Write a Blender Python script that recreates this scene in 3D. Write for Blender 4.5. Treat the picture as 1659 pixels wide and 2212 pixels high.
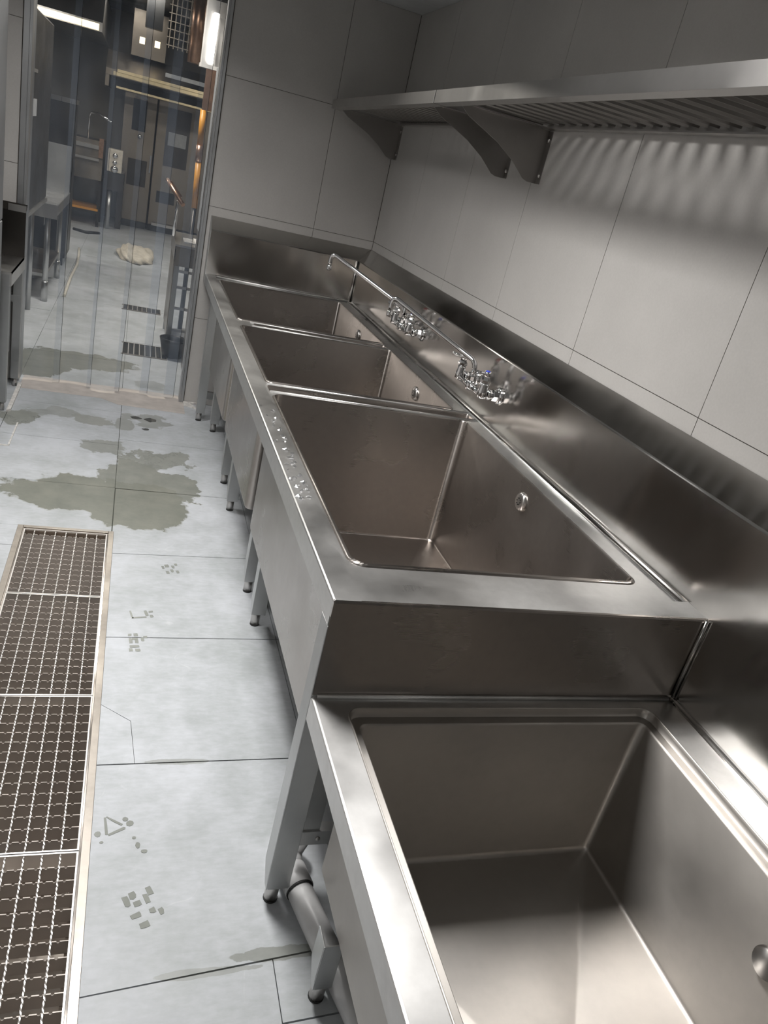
import bpy, bmesh, math, random
from mathutils import Vector, Matrix
random.seed(7)
S = bpy.context.scene
for o in list(bpy.data.objects): bpy.data.objects.remove(o)
COL = S.collection

# ------------------------------------------------------------ camera
R = [[0.93669342, -0.26829446, 0.22499672],
     [0.08796201, -0.44166585, -0.89285719],
     [0.33892201, 0.85612462, -0.39010577]]
FPX = 1651.4460874568526
cam_d = bpy.data.cameras.new('camera'); cam = bpy.data.objects.new('camera', cam_d); COL.objects.link(cam)
m = Matrix.Identity(4)
for i in range(3):
    m[i][0] = R[0][i]; m[i][1] = -R[1][i]; m[i][2] = -R[2][i]
m[2][3] = 1.6
cam.matrix_world = m
cam_d.sensor_fit = 'VERTICAL'; cam_d.sensor_height = 24.0; cam_d.lens = 24.0*FPX/2212.0
cam_d.clip_start = 0.01; cam_d.clip_end = 60
S.camera = cam

# ------------------------------------------------------------ world, lights, exposure
w = bpy.data.worlds.new('world'); S.world = w; w.use_nodes = True
w.node_tree.nodes['Background'].inputs[0].default_value = (0.8, 0.9, 1.0, 1)
w.node_tree.nodes['Background'].inputs[1].default_value = 0.03
S.view_settings.view_transform = 'Standard'; S.view_settings.look = 'None'
S.view_settings.gamma = 1.0; S.view_settings.use_curve_mapping = False
S.view_settings.exposure = 0.08
def area(name, loc, sx, sy, power, color=(1, 1, 1), rot=(0, 0, 0)):
    l = bpy.data.lights.new(name, 'AREA'); l.shape = 'RECTANGLE'; l.size = sx; l.size_y = sy
    l.energy = power; l.color = color
    o = bpy.data.objects.new(name, l); COL.objects.link(o); o.location = loc; o.rotation_euler = rot
    return o
ROOM_LIGHTS = [(0.10, 2.0, 0.46, 0.46, 52), (-0.28, 3.7, 0.34, 0.34, 17), (-0.5, -0.7, 0.6, 0.6, 4)]  # last entry is an unseen fill lamp added behind the viewer
for i, (x, y, sx, sy, p) in enumerate(ROOM_LIGHTS):
    area('room_panel_lamp', (x, y, 2.462), sx, sy, p*0.86, (1.0, 0.98, 0.96)).data.spread = math.radians(146)   # spread narrowed to keep the upper walls darker
KITCHEN_LIGHTS = [(-0.2, 6.6, 62), (-1.8, 9.6, 40), (1.2, 9.8, 40), (-0.2, 12.2, 8)]
for x, y, p in KITCHEN_LIGHTS:
    area('kitchen_lamp', (x, y, 2.93), 0.6, 0.6, p, (1.0, 0.94, 0.84))

# ------------------------------------------------------------ node helpers
def newmat(name):
    mt = bpy.data.materials.new(name); mt.use_nodes = True
    nt = mt.node_tree; b = nt.nodes['Principled BSDF']
    return mt, nt, b
def N(nt, t, **kw):
    n = nt.nodes.new(t)
    for k, v in kw.items(): setattr(n, k, v)
    return n
def L(nt, a, b): nt.links.new(a, b)
def noise(nt, vec, scale, detail=3, rough=0.5):
    n = N(nt, 'ShaderNodeTexNoise'); n.inputs['Scale'].default_value = scale
    n.inputs['Detail'].default_value = detail; n.inputs['Roughness'].default_value = rough
    L(nt, vec, n.inputs['Vector']); return n.outputs['Fac']
def mapr(nt, v, a, b, c, d):
    n = N(nt, 'ShaderNodeMapRange'); n.inputs[1].default_value = a; n.inputs[2].default_value = b
    n.inputs[3].default_value = c; n.inputs[4].default_value = d; L(nt, v, n.inputs[0]); return n.outputs[0]
def math_(nt, op, a, b=None, c=None):
    n = N(nt, 'ShaderNodeMath', operation=op)
    for i, v in enumerate((a, b, c)):
        if v is None: continue
        if isinstance(v, (int, float)): n.inputs[i].default_value = v
        else: L(nt, v, n.inputs[i])
    return n.outputs[0]
def vmul(nt, vec, s):
    n = N(nt, 'ShaderNodeVectorMath', operation='MULTIPLY'); L(nt, vec, n.inputs[0]); n.inputs[1].default_value = s
    return n.outputs[0]
def mixc(nt, f, a, b):
    n = N(nt, 'ShaderNodeMix', data_type='RGBA')
    if isinstance(f, (int, float)): n.inputs[0].default_value = f
    else: L(nt, f, n.inputs[0])
    for i, v in ((6, a), (7, b)):
        if isinstance(v, tuple): n.inputs[i].default_value = (*v, 1)
        else: L(nt, v, n.inputs[i])
    return n.outputs[2]
def geo(nt):
    g = N(nt, 'ShaderNodeNewGeometry'); return g
def bump(nt, h, strength, dist=0.001):
    n = N(nt, 'ShaderNodeBump'); n.inputs['Strength'].default_value = strength
    n.inputs['Distance'].default_value = dist; L(nt, h, n.inputs['Height']); return n

def steel(name, base=(0.62, 0.60, 0.575), r0=0.20, r1=0.36, aniso=0.55, axis='y', wav=0.25, grime=0.25, metal=1.0):
    """brushed stainless sheet; axis = direction of the brushing"""
    mt, nt, b = newmat(name)
    g = geo(nt); P = g.outputs['Position']
    if axis == 'auto':   # horizontal brushing on any face
        c = N(nt, 'ShaderNodeVectorMath', operation='CROSS_PRODUCT'); L(nt, g.outputs['True Normal'], c.inputs[0]); c.inputs[1].default_value = (0, 0, 1)
        a = N(nt, 'ShaderNodeVectorMath', operation='ADD'); L(nt, c.outputs[0], a.inputs[0]); a.inputs[1].default_value = (0, 0.1, 0.01)
        tan = a.outputs[0]
    else:
        cx = N(nt, 'ShaderNodeCombineXYZ')
        for i, ax in enumerate('xyz'): cx.inputs[i].default_value = 1.0 if ax == axis else 0.02
        tan = cx.outputs[0]
    L(nt, tan, b.inputs['Tangent'])
    st = {'y': (1400, 5, 1400), 'x': (5, 1400, 1400), 'z': (1400, 1400, 5), 'auto': (6, 6, 1500)}[axis]
    streak = noise(nt, vmul(nt, P, st), 1.0, 1)
    blotch = noise(nt, P, 4.0, 3, 0.5)
    spots = noise(nt, P, 38.0, 3, 0.6)
    rr = math_(nt, 'ADD', mapr(nt, blotch, 0.3, 0.7, r0, r1), mapr(nt, streak, 0.3, 0.7, -0.005, 0.005))
    L(nt, rr, b.inputs['Roughness'])
    dirt = mapr(nt, math_(nt, 'MULTIPLY', blotch, spots), 0.14, 0.46, 0.0, grime)
    col = mixc(nt, dirt, base, tuple(v*0.78 for v in base))
    L(nt, col, b.inputs['Base Color'])
    b.inputs['Metallic'].default_value = metal
    b.inputs['Anisotropic'].default_value = aniso
    b.inputs['Anisotropic Rotation'].default_value = 0.25     # highlights spread across the brushing
    wv = noise(nt, P, 2.6, 1)
    L(nt, bump(nt, wv, wav, 0.010).outputs[0], b.inputs['Normal'])
    return mt
def plain(name, col, rough=0.5, metal=0.0, var=0.12, scale=20, emit=None, bumpst=0.0):
    mt, nt, b = newmat(name)
    P = geo(nt).outputs['Position']
    n = noise(nt, P, scale, 4)
    c = mixc(nt, mapr(nt, n, 0.3, 0.7, 0, 1), tuple(v*(1-var) for v in col), tuple(min(1, v*(1+var)) for v in col))
    L(nt, c, b.inputs['Base Color'])
    b.inputs['Roughness'].default_value = rough; b.inputs['Metallic'].default_value = metal
    if bumpst: L(nt, bump(nt, n, bumpst, 0.002).outputs[0], b.inputs['Normal'])
    if emit:
        b.inputs['Emission Color'].default_value = (*emit[0], 1); b.inputs['Emission Strength'].default_value = emit[1]
    return mt

M = {}
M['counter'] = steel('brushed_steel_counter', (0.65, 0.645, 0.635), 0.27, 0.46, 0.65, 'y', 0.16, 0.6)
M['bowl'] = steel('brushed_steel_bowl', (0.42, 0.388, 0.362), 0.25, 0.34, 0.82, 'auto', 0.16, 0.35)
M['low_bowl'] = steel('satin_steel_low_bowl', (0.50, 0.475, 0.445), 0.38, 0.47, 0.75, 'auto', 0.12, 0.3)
M['splash'] = steel('brushed_steel_backsplash', (0.53, 0.515, 0.495), 0.11, 0.20, 0.8, 'auto', 0.55, 0.3)
M['front'] = steel('brushed_steel_front', (0.56, 0.565, 0.56), 0.33, 0.42, 0.6, 'auto', 0.12, 0.35)
M['leg'] = steel('brushed_steel_leg', (0.56, 0.565, 0.56), 0.33, 0.42, 0.6, 'z', 0.1, 0.3)
M['shelf'] = steel('brushed_steel_shelf', (0.58, 0.565, 0.55), 0.28, 0.40, 0.7, 'y', 0.12, 0.3)
M['slat'] = steel('brushed_steel_slat', (0.33, 0.315, 0.30), 0.3, 0.4, 0.3, 'x', 0.1, 0.3)
M['brass'] = plain('painted_glint_metal', (0.78, 0.66, 0.42), 0.35, 1.0, 0.1)  # yellow colour stands in for fluorescent light reflected along the hood bars
M['grate'] = steel('galvanised_grating', (0.66, 0.64, 0.62), 0.34, 0.5, 0.0, 'x', 0.1, 0.4)
M['bar'] = steel('dull_grating_bar', (0.42, 0.38, 0.345), 0.40, 0.55, 0.0, 'x', 0.1, 0.5, 0.3)
M['trench'] = steel('stained_channel_steel', (0.70, 0.64, 0.58), 0.08, 0.24, 0.0, 'y', 0.5, 0.7)
M['frame'] = steel('channel_rim_steel', (0.36, 0.33, 0.295), 0.3, 0.5, 0.0, 'y', 0.3, 0.9)
M['chrome'] = plain('polished_chrome', (0.80, 0.80, 0.81), 0.045, 1.0, 0.03)
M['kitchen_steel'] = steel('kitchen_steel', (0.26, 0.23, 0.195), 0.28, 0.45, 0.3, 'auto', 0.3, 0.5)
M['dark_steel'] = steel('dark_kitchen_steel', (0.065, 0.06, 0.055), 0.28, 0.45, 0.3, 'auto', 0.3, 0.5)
M['pvc'] = plain('grey_pvc', (0.50, 0.50, 0.50), 0.35, 0, 0.06, 30)
M['rubber'] = plain('black_rubber', (0.02, 0.02, 0.02), 0.6)
M['blue'] = plain('blue_cap', (0.03, 0.06, 0.55), 0.3)
M['red'] = plain('red_cap', (0.4, 0.03, 0.02), 0.3)
M['hole'] = plain('dark_hole', (0.004, 0.004, 0.004), 0.8)
M['caulk'] = plain('white_caulk', (0.62, 0.60, 0.57), 0.8, 0, 0.2, 60)
M['jamb'] = steel('door_jamb_metal', (0.50, 0.51, 0.52), 0.38, 0.5, 0.2, 'z', 0.1, 0.2)
M['orange'] = plain('orange_gas_pipe', (0.62, 0.27, 0.02), 0.4)
M['copper'] = plain('copper_duct', (0.42, 0.26, 0.18), 0.3, 0.8, 0.2)
M['bag'] = plain('cream_plastic_bag', (0.62, 0.57, 0.48), 0.5, 0, 0.12, 30, None, 0.4)
M['hose'] = plain('cream_hose', (0.6, 0.57, 0.5), 0.5)
M['tube_on'] = plain('emissive_tube', (0.9, 0.9, 0.9), 0.5, emit=((1.0, 0.95, 0.86), 7.0))
M['lamp_warm'] = plain('lit_hood_lamp', (0.9, 0.9, 0.9), 0.5, emit=((1.0, 0.82, 0.45), 2.5))
M['panel_on'] = plain('lit_ceiling_panel', (0.9, 0.9, 0.9), 0.5, emit=((1.0, 0.97, 0.92), 1.0))
M['dark'] = plain('dark_glass', (0.025, 0.028, 0.032), 0.15)
M['white_board'] = plain('pale_sheet', (0.42, 0.43, 0.44), 0.45)

def tile_mat(name, col, rough):
    mt, nt, b = newmat(name)
    P = geo(nt).outputs['Position']
    a = noise(nt, P, 2.2, 4, 0.6); f = noise(nt, P, 160, 2)
    v = math_(nt, 'ADD', math_(nt, 'MULTIPLY', a, 0.7), math_(nt, 'MULTIPLY', f, 0.3))
    L(nt, mixc(nt, mapr(nt, v, 0.35, 0.65, 0, 1), tuple(c*0.93 for c in col), tuple(c*1.06 for c in col)), b.inputs['Base Color'])
    b.inputs['Roughness'].default_value = rough
    L(nt, bump(nt, f, 0.08, 0.0006).outputs[0], b.inputs['Normal'])
    return mt
M['tile'] = tile_mat('greige_wall_tile', (0.475, 0.46, 0.442), 0.42)
M['grout'] = plain('brown_grout', (0.10, 0.085, 0.07), 0.9)
M['ceiling'] = plain('ceiling_paint', (0.55, 0.56, 0.56), 0.9, 0, 0.05)
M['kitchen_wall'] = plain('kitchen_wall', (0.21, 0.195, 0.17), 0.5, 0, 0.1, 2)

def floor_mat(name, wet):
    mt, nt, b = newmat(name)
    P = geo(nt).outputs['Position']
    big = noise(nt, P, 1.7, 5, 0.62); med = noise(nt, P, 9, 5, 0.65)
    warp = N(nt, 'ShaderNodeVectorMath', operation='MULTIPLY'); L(nt, P, warp.inputs[0]); warp.inputs[1].default_value = (26, 70, 1)
    fine = noise(nt, warp.outputs[0], 1, 3, 0.6)
    v = math_(nt, 'ADD', math_(nt, 'MULTIPLY', big, 0.55), math_(nt, 'ADD', math_(nt, 'MULTIPLY', med, 0.28), math_(nt, 'MULTIPLY', fine, 0.17)))
    col = mixc(nt, mapr(nt, v, 0.40, 0.60, 0, 1), (0.345, 0.366, 0.372), (0.51, 0.53, 0.56))
    # thin pale scratches
    sc = N(nt, 'ShaderNodeTexNoise'); sc.inputs['Scale'].default_value = 2.1; sc.inputs['Detail'].default_value = 2
    L(nt, P, sc.inputs['Vector'])
    rid = math_(nt, 'ABSOLUTE', math_(nt, 'SUBTRACT', sc.outputs['Fac'], 0.5))
    line = mapr(nt, rid, 0.0, 0.0016, 0.35, 0.0)
    col = mixc(nt, math_(nt, 'MULTIPLY', line, mapr(nt, med, 0.5, 0.6, 0, 1)), col, (0.60, 0.62, 0.62))
    # wet / stained shapes (world x, y, rx, ry, strength)
    sep = N(nt, 'ShaderNodeSeparateXYZ'); L(nt, P, sep.inputs[0])
    dn = noise(nt, P, 7.0, 5, 0.6)
    mask = None
    for (cx, cy, rx, ry, s, ns) in wet:
        dx = math_(nt, 'DIVIDE', math_(nt, 'SUBTRACT', sep.outputs[0], cx), rx)
        dy = math_(nt, 'DIVIDE', math_(nt, 'SUBTRACT', sep.outputs[1], cy), ry)
        d = math_(nt, 'SQRT', math_(nt, 'ADD', math_(nt, 'MULTIPLY', dx, dx), math_(nt, 'MULTIPLY', dy, dy)))
        d = math_(nt, 'ADD', d, math_(nt, 'MULTIPLY', math_(nt, 'SUBTRACT', dn, 0.5), ns))
        mk = mapr(nt, d, 0.94, 1.0, s, 0.0)
        mask = mk if mask is None else math_(nt, 'MAXIMUM', mask, mk)
    rough = mapr(nt, med, 0.3, 0.7, 0.42, 0.60)
    if mask is not None:
        wetc = mixc(nt, mapr(nt, med, 0.3, 0.7, 0, 1), (0.175, 0.185, 0.16), (0.235, 0.24, 0.205))
        col = mixc(nt, mask, col, wetc)
        n = N(nt, 'ShaderNodeMix'); L(nt, mask, n.inputs[0]); L(nt, rough, n.inputs[2]); n.inputs[3].default_value = 0.22
        rough = n.outputs[0]
    L(nt, col, b.inputs['Base Color']); L(nt, rough, b.inputs['Roughness'])
    L(nt, bump(nt, math_(nt, 'ADD', med, math_(nt, 'MULTIPLY', fine, 0.5)), 0.12, 0.002).outputs[0], b.inputs['Normal'])
    return mt
WET = [(-0.10, 3.40, 0.36, 0.20, 1, 1.0), (0.12, 3.33, 0.24, 0.27, 1, 1.0), (0.10, 3.62, 0.16, 0.24, 0.9, 1.6), (0.26, 3.56, 0.16, 0.20, 0.9, 2.6),
       (0.24, 3.90, 0.16, 0.16, 0.8, 3.4), (-0.05, 4.02, 0.12, 0.10, 0.7, 3.0), (-0.12, 4.40, 0.10, 0.08, 0.7, 2.4), (-0.50, 4.32, 0.10, 0.12, 0.8, 2.4),
       (0.18, 4.50, 0.14, 0.10, 0.6, 3.6), (-0.35, 4.45, 0.14, 0.08, 0.5, 3.6), (0.05, 4.40, 0.05, 0.10, 0.6, 3.0), (0.47, 1.09, 0.13, 0.020, 0.7, 2.2), (0.30, 1.065, 0.12, 0.010, 0.55, 2.2), (0.24, 1.69, 0.11, 0.011, 0.55, 2.2)]
M['slab'] = floor_mat('grey_green_stone', WET)
M['kslab'] = floor_mat('kitchen_stone', [(-0.30, 5.55, 0.42, 0.22, 0.9, 1.0), (-0.5, 5.35, 0.2, 0.3, 0.9, 1.0), (0.2, 5.2, 0.1, 0.1, 0.4, 2.0)])
M['grime'] = plain('dark_joint', (0.075, 0.08, 0.065), 0.85)
M['puddle'] = plain('wet_print', (0.25, 0.262, 0.24), 0.20, 0, 0.1)

def curtain_mat():
    mt, nt, b = newmat('clear_vinyl')
    nt.nodes.remove(b)
    out = nt.nodes['Material Output']
    P = geo(nt).outputs['Position']
    tr = N(nt, 'ShaderNodeBsdfTransparent'); tr.inputs[0].default_value = (0.90, 0.915, 0.935, 1)
    gl = N(nt, 'ShaderNodeBsdfGlossy'); gl.inputs[0].default_value = (1, 1, 1, 1); gl.inputs['Roughness'].default_value = 0.06
    wv = noise(nt, vmul(nt, P, (6, 6, 1.3)), 1.0, 3)
    L(nt, bump(nt, wv, 0.6, 0.02).outputs[0], gl.inputs['Normal'])
    df = N(nt, 'ShaderNodeBsdfDiffuse'); df.inputs[0].default_value = (0.50, 0.58, 0.70, 1)
    m1 = N(nt, 'ShaderNodeMixShader'); L(nt, mapr(nt, noise(nt, vmul(nt, P, (9, 9, 1.0)), 1, 4), 0.35, 0.7, 0.07, 0.15), m1.inputs[0])
    L(nt, tr.outputs[0], m1.inputs[1]); L(nt, df.outputs[0], m1.inputs[2])
    fr = N(nt, 'ShaderNodeFresnel'); fr.inputs[0].default_value = 1.35
    m2 = N(nt, 'ShaderNodeMixShader'); L(nt, fr.outputs[0], m2.inputs[0]); L(nt, m1.outputs[0], m2.inputs[1]); L(nt, gl.outputs[0], m2.inputs[2])
    L(nt, m2.outputs[0], out.inputs['Surface'])
    return mt
M['vinyl'] = curtain_mat()
def film_mat():
    mt, nt, b = newmat('torn_clear_film')
    nt.nodes.remove(b)
    out = nt.nodes['Material Output']
    tr = N(nt, 'ShaderNodeBsdfTransparent'); tr.inputs[0].default_value = (0.85, 0.86, 0.88, 1)
    gl = N(nt, 'ShaderNodeBsdfGlossy'); gl.inputs['Roughness'].default_value = 0.12
    m1 = N(nt, 'ShaderNodeMixShader'); m1.inputs[0].default_value = 0.35
    L(nt, tr.outputs[0], m1.inputs[1]); L(nt, gl.outputs[0], m1.inputs[2]); L(nt, m1.outputs[0], out.inputs['Surface'])
    return mt
M['film'] = film_mat()

# ------------------------------------------------------------ geometry helpers
class MB:
    def __init__(s): s.v = []; s.f = []; s.sm = []
    def add(s, vs, fs, smooth=False):
        o = len(s.v); s.v += [tuple(v) for v in vs]
        for f in fs: s.f.append(tuple(i+o for i in f)); s.sm.append(smooth)
        return s
    def box(s, x0, x1, y0, y1, z0, z1):
        if x0 > x1: x0, x1 = x1, x0
        if y0 > y1: y0, y1 = y1, y0
        if z0 > z1: z0, z1 = z1, z0
        vs = [(x, y, z) for z in (z0, z1) for y in (y0, y1) for x in (x0, x1)]
        return s.add(vs, [(0, 2, 3, 1), (4, 5, 7, 6), (0, 1, 5, 4), (2, 6, 7, 3), (0, 4, 6, 2), (1, 3, 7, 5)])
    def prism(s, pts, axis, a, b):
        """pts: 2D polygon, extruded along axis (0 x: pts=(y,z); 1 y: pts=(x,z); 2 z: pts=(x,y))"""
        def P(p, t):
            return {0: (t, p[0], p[1]), 1: (p[0], t, p[1]), 2: (p[0], p[1], t)}[axis]
        n = len(pts); vs = [P(p, a) for p in pts]+[P(p, b) for p in pts]
        fs = [tuple(range(n)), tuple(range(2*n-1, n-1, -1))]+[(i, i+n, (i+1) % n+n, (i+1) % n) for i in range(n)]
        return s.add(vs, fs)
    def sheet(s, pts, axis, a, b):
        """open profile swept along an axis"""
        def P(p, t):
            return {0: (t, p[0], p[1]), 1: (p[0], t, p[1]), 2: (p[0], p[1], t)}[axis]
        n = len(pts); vs = [P(p, a) for p in pts]+[P(p, b) for p in pts]
        return s.add(vs, [(i, i+1, i+1+n, i+n) for i in range(n-1)])
    def tube(s, path, r, seg=12, caps=True):
        path = [Vector(p) for p in path]; n = len(path)
        rs = r if isinstance(r, (list, tuple)) else [r]*n
        t0 = (path[1]-path[0]).normalized()
        up = Vector((0, 0, 1)) if abs(t0.z) < 0.9 else Vector((1, 0, 0))
        nrm = t0.cross(up).normalized(); vs = []
        for i in range(n):
            t = (path[min(i+1, n-1)]-path[max(i-1, 0)]).normalized()
            nrm = (nrm-t*nrm.dot(t)).normalized(); bn = t.cross(nrm)
            for k in range(seg):
                a = 2*math.pi*k/seg
                vs.append(path[i]+(nrm*math.cos(a)+bn*math.sin(a))*rs[i])
        fs = [(i*seg+k, i*seg+(k+1) % seg, (i+1)*seg+(k+1) % seg, (i+1)*seg+k) for i in range(n-1) for k in range(seg)]
        s.add(vs, fs, True)
        if caps:
            s.add([vs[k] for k in range(seg)], [tuple(range(seg-1, -1, -1))])
            s.add([vs[(n-1)*seg+k] for k in range(seg)], [tuple(range(seg))])
        return s
    def lathe(s, prof, origin, axis=(0, 0, 1), seg=20, smooth=True):
        """prof: (r, h) pairs along axis from origin"""
        ax = Vector(axis).normalized(); up = Vector((0, 0, 1)) if abs(ax.z) < 0.9 else Vector((1, 0, 0))
        u = ax.cross(up).normalized(); v = ax.cross(u); o = Vector(origin); n = len(prof); vs = []
        for r, h in prof:
            for k in range(seg):
                a = 2*math.pi*k/seg
                vs.append(o+ax*h+(u*math.cos(a)+v*math.sin(a))*r)
        fs = [(i*seg+k, i*seg+(k+1) % seg, (i+1)*seg+(k+1) % seg, (i+1)*seg+k) for i in range(n-1) for k in range(seg)]
        s.add(vs, fs, smooth)
        if prof[0][0] > 1e-5: s.add([vs[k] for k in range(seg)], [tuple(range(seg-1, -1, -1))])
        if prof[-1][0] > 1e-5: s.add([vs[(n-1)*seg+k] for k in range(seg)], [tuple(range(seg))])
        return s
    def build(s, name, mat, parent=None, solid=None, bevel=None, bev_ang=35):
        me = bpy.data.meshes.new(name); me.from_pydata(s.v, [], s.f); me.update()
        for p, sm in zip(me.polygons, s.sm): p.use_smooth = sm
        me.materials.append(mat)
        bm = bmesh.new(); bm.from_mesh(me)
        bmesh.ops.remove_doubles(bm, verts=bm.verts, dist=1e-5)
        if solid is None: bmesh.ops.recalc_face_normals(bm, faces=bm.faces)
        bm.to_mesh(me); bm.free()
        o = bpy.data.objects.new(name, me); COL.objects.link(o)
        if solid:
            md = o.modifiers.new('thickness', 'SOLIDIFY'); md.thickness = abs(solid); md.offset = -1 if solid > 0 else 1
        if bevel:
            md = o.modifiers.new('edges', 'BEVEL'); md.width = bevel; md.segments = 2; md.limit_method = 'ANGLE'
            md.angle_limit = math.radians(bev_ang); md.harden_normals = False
        if parent: put(o, parent)
        return o
def put(o, parent):
    o.parent = parent; o.matrix_parent_inverse = Matrix.Translation(-Vector(parent.location)) if parent.type == 'EMPTY' else Matrix.Identity(4)
def thing(name, loc, label, cat, group=None):
    o = bpy.data.objects.new(name, None); COL.objects.link(o); o.location = loc; o.empty_display_size = 0.05
    o['label'] = label; o['category'] = cat
    if group: o['group'] = group
    return o
def tag(o, label, cat, group=None, kind=None):
    o['label'] = label; o['category'] = cat
    if group: o['group'] = group
    if kind: o['kind'] = kind
    return o
def struct(o, label=None, cat='structure'):
    o['kind'] = 'structure'
    o['label'] = label or o.name.replace('_', ' '); o['category'] = cat
    return o

def rr(x0, x1, y0, y1, r, n=6):
    """rounded rectangle loop, ccw, (n+1) points per corner"""
    pts = []
    for cx, cy, a0 in ((x1-r, y1-r, 0), (x0+r, y1-r, 90), (x0+r, y0+r, 180), (x1-r, y0+r, 270)):
        for i in range(n+1):
            a = math.radians(a0+90*i/n); pts.append((cx+r*math.cos(a), cy+r*math.sin(a)))
    return pts
def rect_like(loop, x0, x1, y0, y1, n=6):
    """points on the rectangle matching a rounded loop"""
    out = []; k = n+1
    cor = [(x1, y1), (x0, y1), (x0, y0), (x1, y0)]
    for i, (px, py) in enumerate(loop):
        q, j = divmod(i, k)
        cx, cy = cor[q]; t = j/n
        if q == 0:   p = (cx, py) if t < 0.5 else (px, cy)
        elif q == 1: p = (px, cy) if t < 0.5 else (cx, py)
        elif q == 2: p = (cx, py) if t < 0.5 else (px, cy)
        else:        p = (px, cy) if t < 0.5 else (cx, py)
        if abs(t-0.5) < 1e-6: p = (cx, cy)
        out.append(p)
    return out
def loft(mb, loops, smooth=True):
    n = len(loops[0])
    for a, b in zip(loops[:-1], loops[1:]):
        mb.add(list(a)+list(b), [(i, (i+1) % n, n+(i+1) % n, n+i) for i in range(n)], smooth)
def deck_cell(mb, cell, hole, r, z, n=6):
    lp = rr(*hole, r, n); ou = rect_like(lp, *cell, n)
    loft(mb, [[(x, y, z) for x, y in ou], [(x, y, z) for x, y in lp]], False)
def bowl_mesh(hole, r, ztop, zbot, rb=0.02, drain=None, steps=None, n=6):
    mb = MB(); x0, x1, y0, y1 = hole
    loops = []
    e = 0.003
    def lp(off, z): return [(x, y, z) for x, y in rr(x0+off, x1-off, y0+off, y1-off, max(r-off*0.5, 0.004), n)]
    loops.append(lp(0, ztop)); loops.append(lp(e*0.3, ztop-e*0.7)); loops.append(lp(e, ztop-e*2))
    if steps:
        (w_, d) = steps
        loops.append(lp(e, ztop-d)); 
        loft(mb, loops, True)
        l2 = [lp(e, ztop-d), lp(e+w_, ztop-d-0.001)]
        loft(mb, l2, False)
        loops = [lp(e+w_, ztop-d-0.001), lp(e+w_+0.002, ztop-d-0.004)]
        e = e+w_+0.002
    loops.append(lp(e, zbot+rb))
    for k in range(1, 5):
        a = math.pi/2*k/4
        loops.append(lp(e+rb*(1-math.cos(a)), zbot+rb*(1-math.sin(a))))
    loft(mb, loops, True)
    last = loops[-1]; m_ = len(last); k = n+1
    if drain:
        dx, dy, dz = drain
        vs = last+[(dx, dy, zbot-dz)]
        # four plane sectors that fall to the drain: folds run from the corners
        for q in range(4):
            mb.add(last[q*k:(q+1)*k]+[(dx, dy, zbot-dz)], [(i, i+1, k) for i in range(k-1)], True)
            a, b2 = last[q*k+k-1], last[((q+1) % 4)*k]
            mb.add([a, b2, (dx, dy, zbot-dz)], [(0, 1, 2)], False)
    else:
        mb.add(last, [tuple(range(m_))])
    return mb

# ------------------------------------------------------------ room shell
XW, YB, ZC = 1.435, 4.94, 2.48
# floor sub-base with the opening for the drain channel
GX0, GX1, GY0, GY1 = -0.335, 0.030, -1.35, 3.05
fb = MB(); fb.box(-1.35, GX0, -1.6, 5.06, -0.30, -0.014); fb.box(GX1, XW, -1.6, 5.06, -0.30, -0.014)
fb.box(GX0, GX1, GY1, 5.06, -0.30, -0.014); fb.box(GX0, GX1, -1.6, GY0, -0.30, -0.014)
floor = struct(fb.build('floor', M['grime']), 'grey green stone slab floor of the wash room', 'floor')
kb = MB(); kb.box(-3.0, 3.0, 5.06, 14.2, -0.30, -0.014)
kfloor = struct(kb.build('floor', M['grime']), 'pale stone floor of the kitchen beyond the strip curtain', 'floor')
def slab(x0, x1, y0, y1, parent, mat, name='stone_slab', g=0.0011):
    mb = MB(); z = random.uniform(-0.0008, 0.0004)
    j = [random.uniform(-0.0006, 0.0006) for _ in range(8)]
    x0 += g; x1 -= g; y0 += g; y1 -= g
    mb.prism([(x0+j[0], y0+j[1]), (x1+j[2], y0+j[3]), (x1+j[4], y1+j[5]), (x0+j[6], y1+j[7])], 2, -0.02, z)
    return mb.build(name, mat, parent)
def slabq(pts, parent, mat):
    mb = MB(); mb.prism(pts, 2, -0.02, 0.0); return mb.build('stone_slab', mat, parent)
g = 0.0011
# right of the channel: rows read off the joints of the photo
rows = [-1.6, -0.8, -0.18, 0.44]
for a, b in zip(rows[:-1], rows[1:]):
    slab(GX1, 0.62, a, b, floor, M['slab']); slab(0.62, XW, a, b, floor, M['slab'])
slabq([(GX1+g, 0.442), (0.43-g, 0.442), (0.43-g, 1.0765), (GX1+g, 1.041)], floor, M['slab'])
slabq([(0.43+g, 0.442), (0.62-g, 0.442), (0.62-g, 0.945), (0.43+g, 0.935)], floor, M['slab'])
slabq([(0.43+g, 0.939), (0.62-g, 0.949), (0.62-g, 1.0945), (0.43+g, 1.0770)], floor, M['slab'])
slabq([(0.62+g, 0.442), (XW, 0.442), (XW, 1.10), (0.62+g, 1.095)], floor, M['slab'])
slabq([(GX1+g, 1.044), (0.62-g, 1.0985), (0.62-g, 1.693), (GX1+g, 1.682)], floor, M['slab'])
slabq([(0.62+g, 1.10), (XW, 1.104), (XW, 1.695), (0.62+g, 1.693)], floor, M['slab'])
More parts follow.
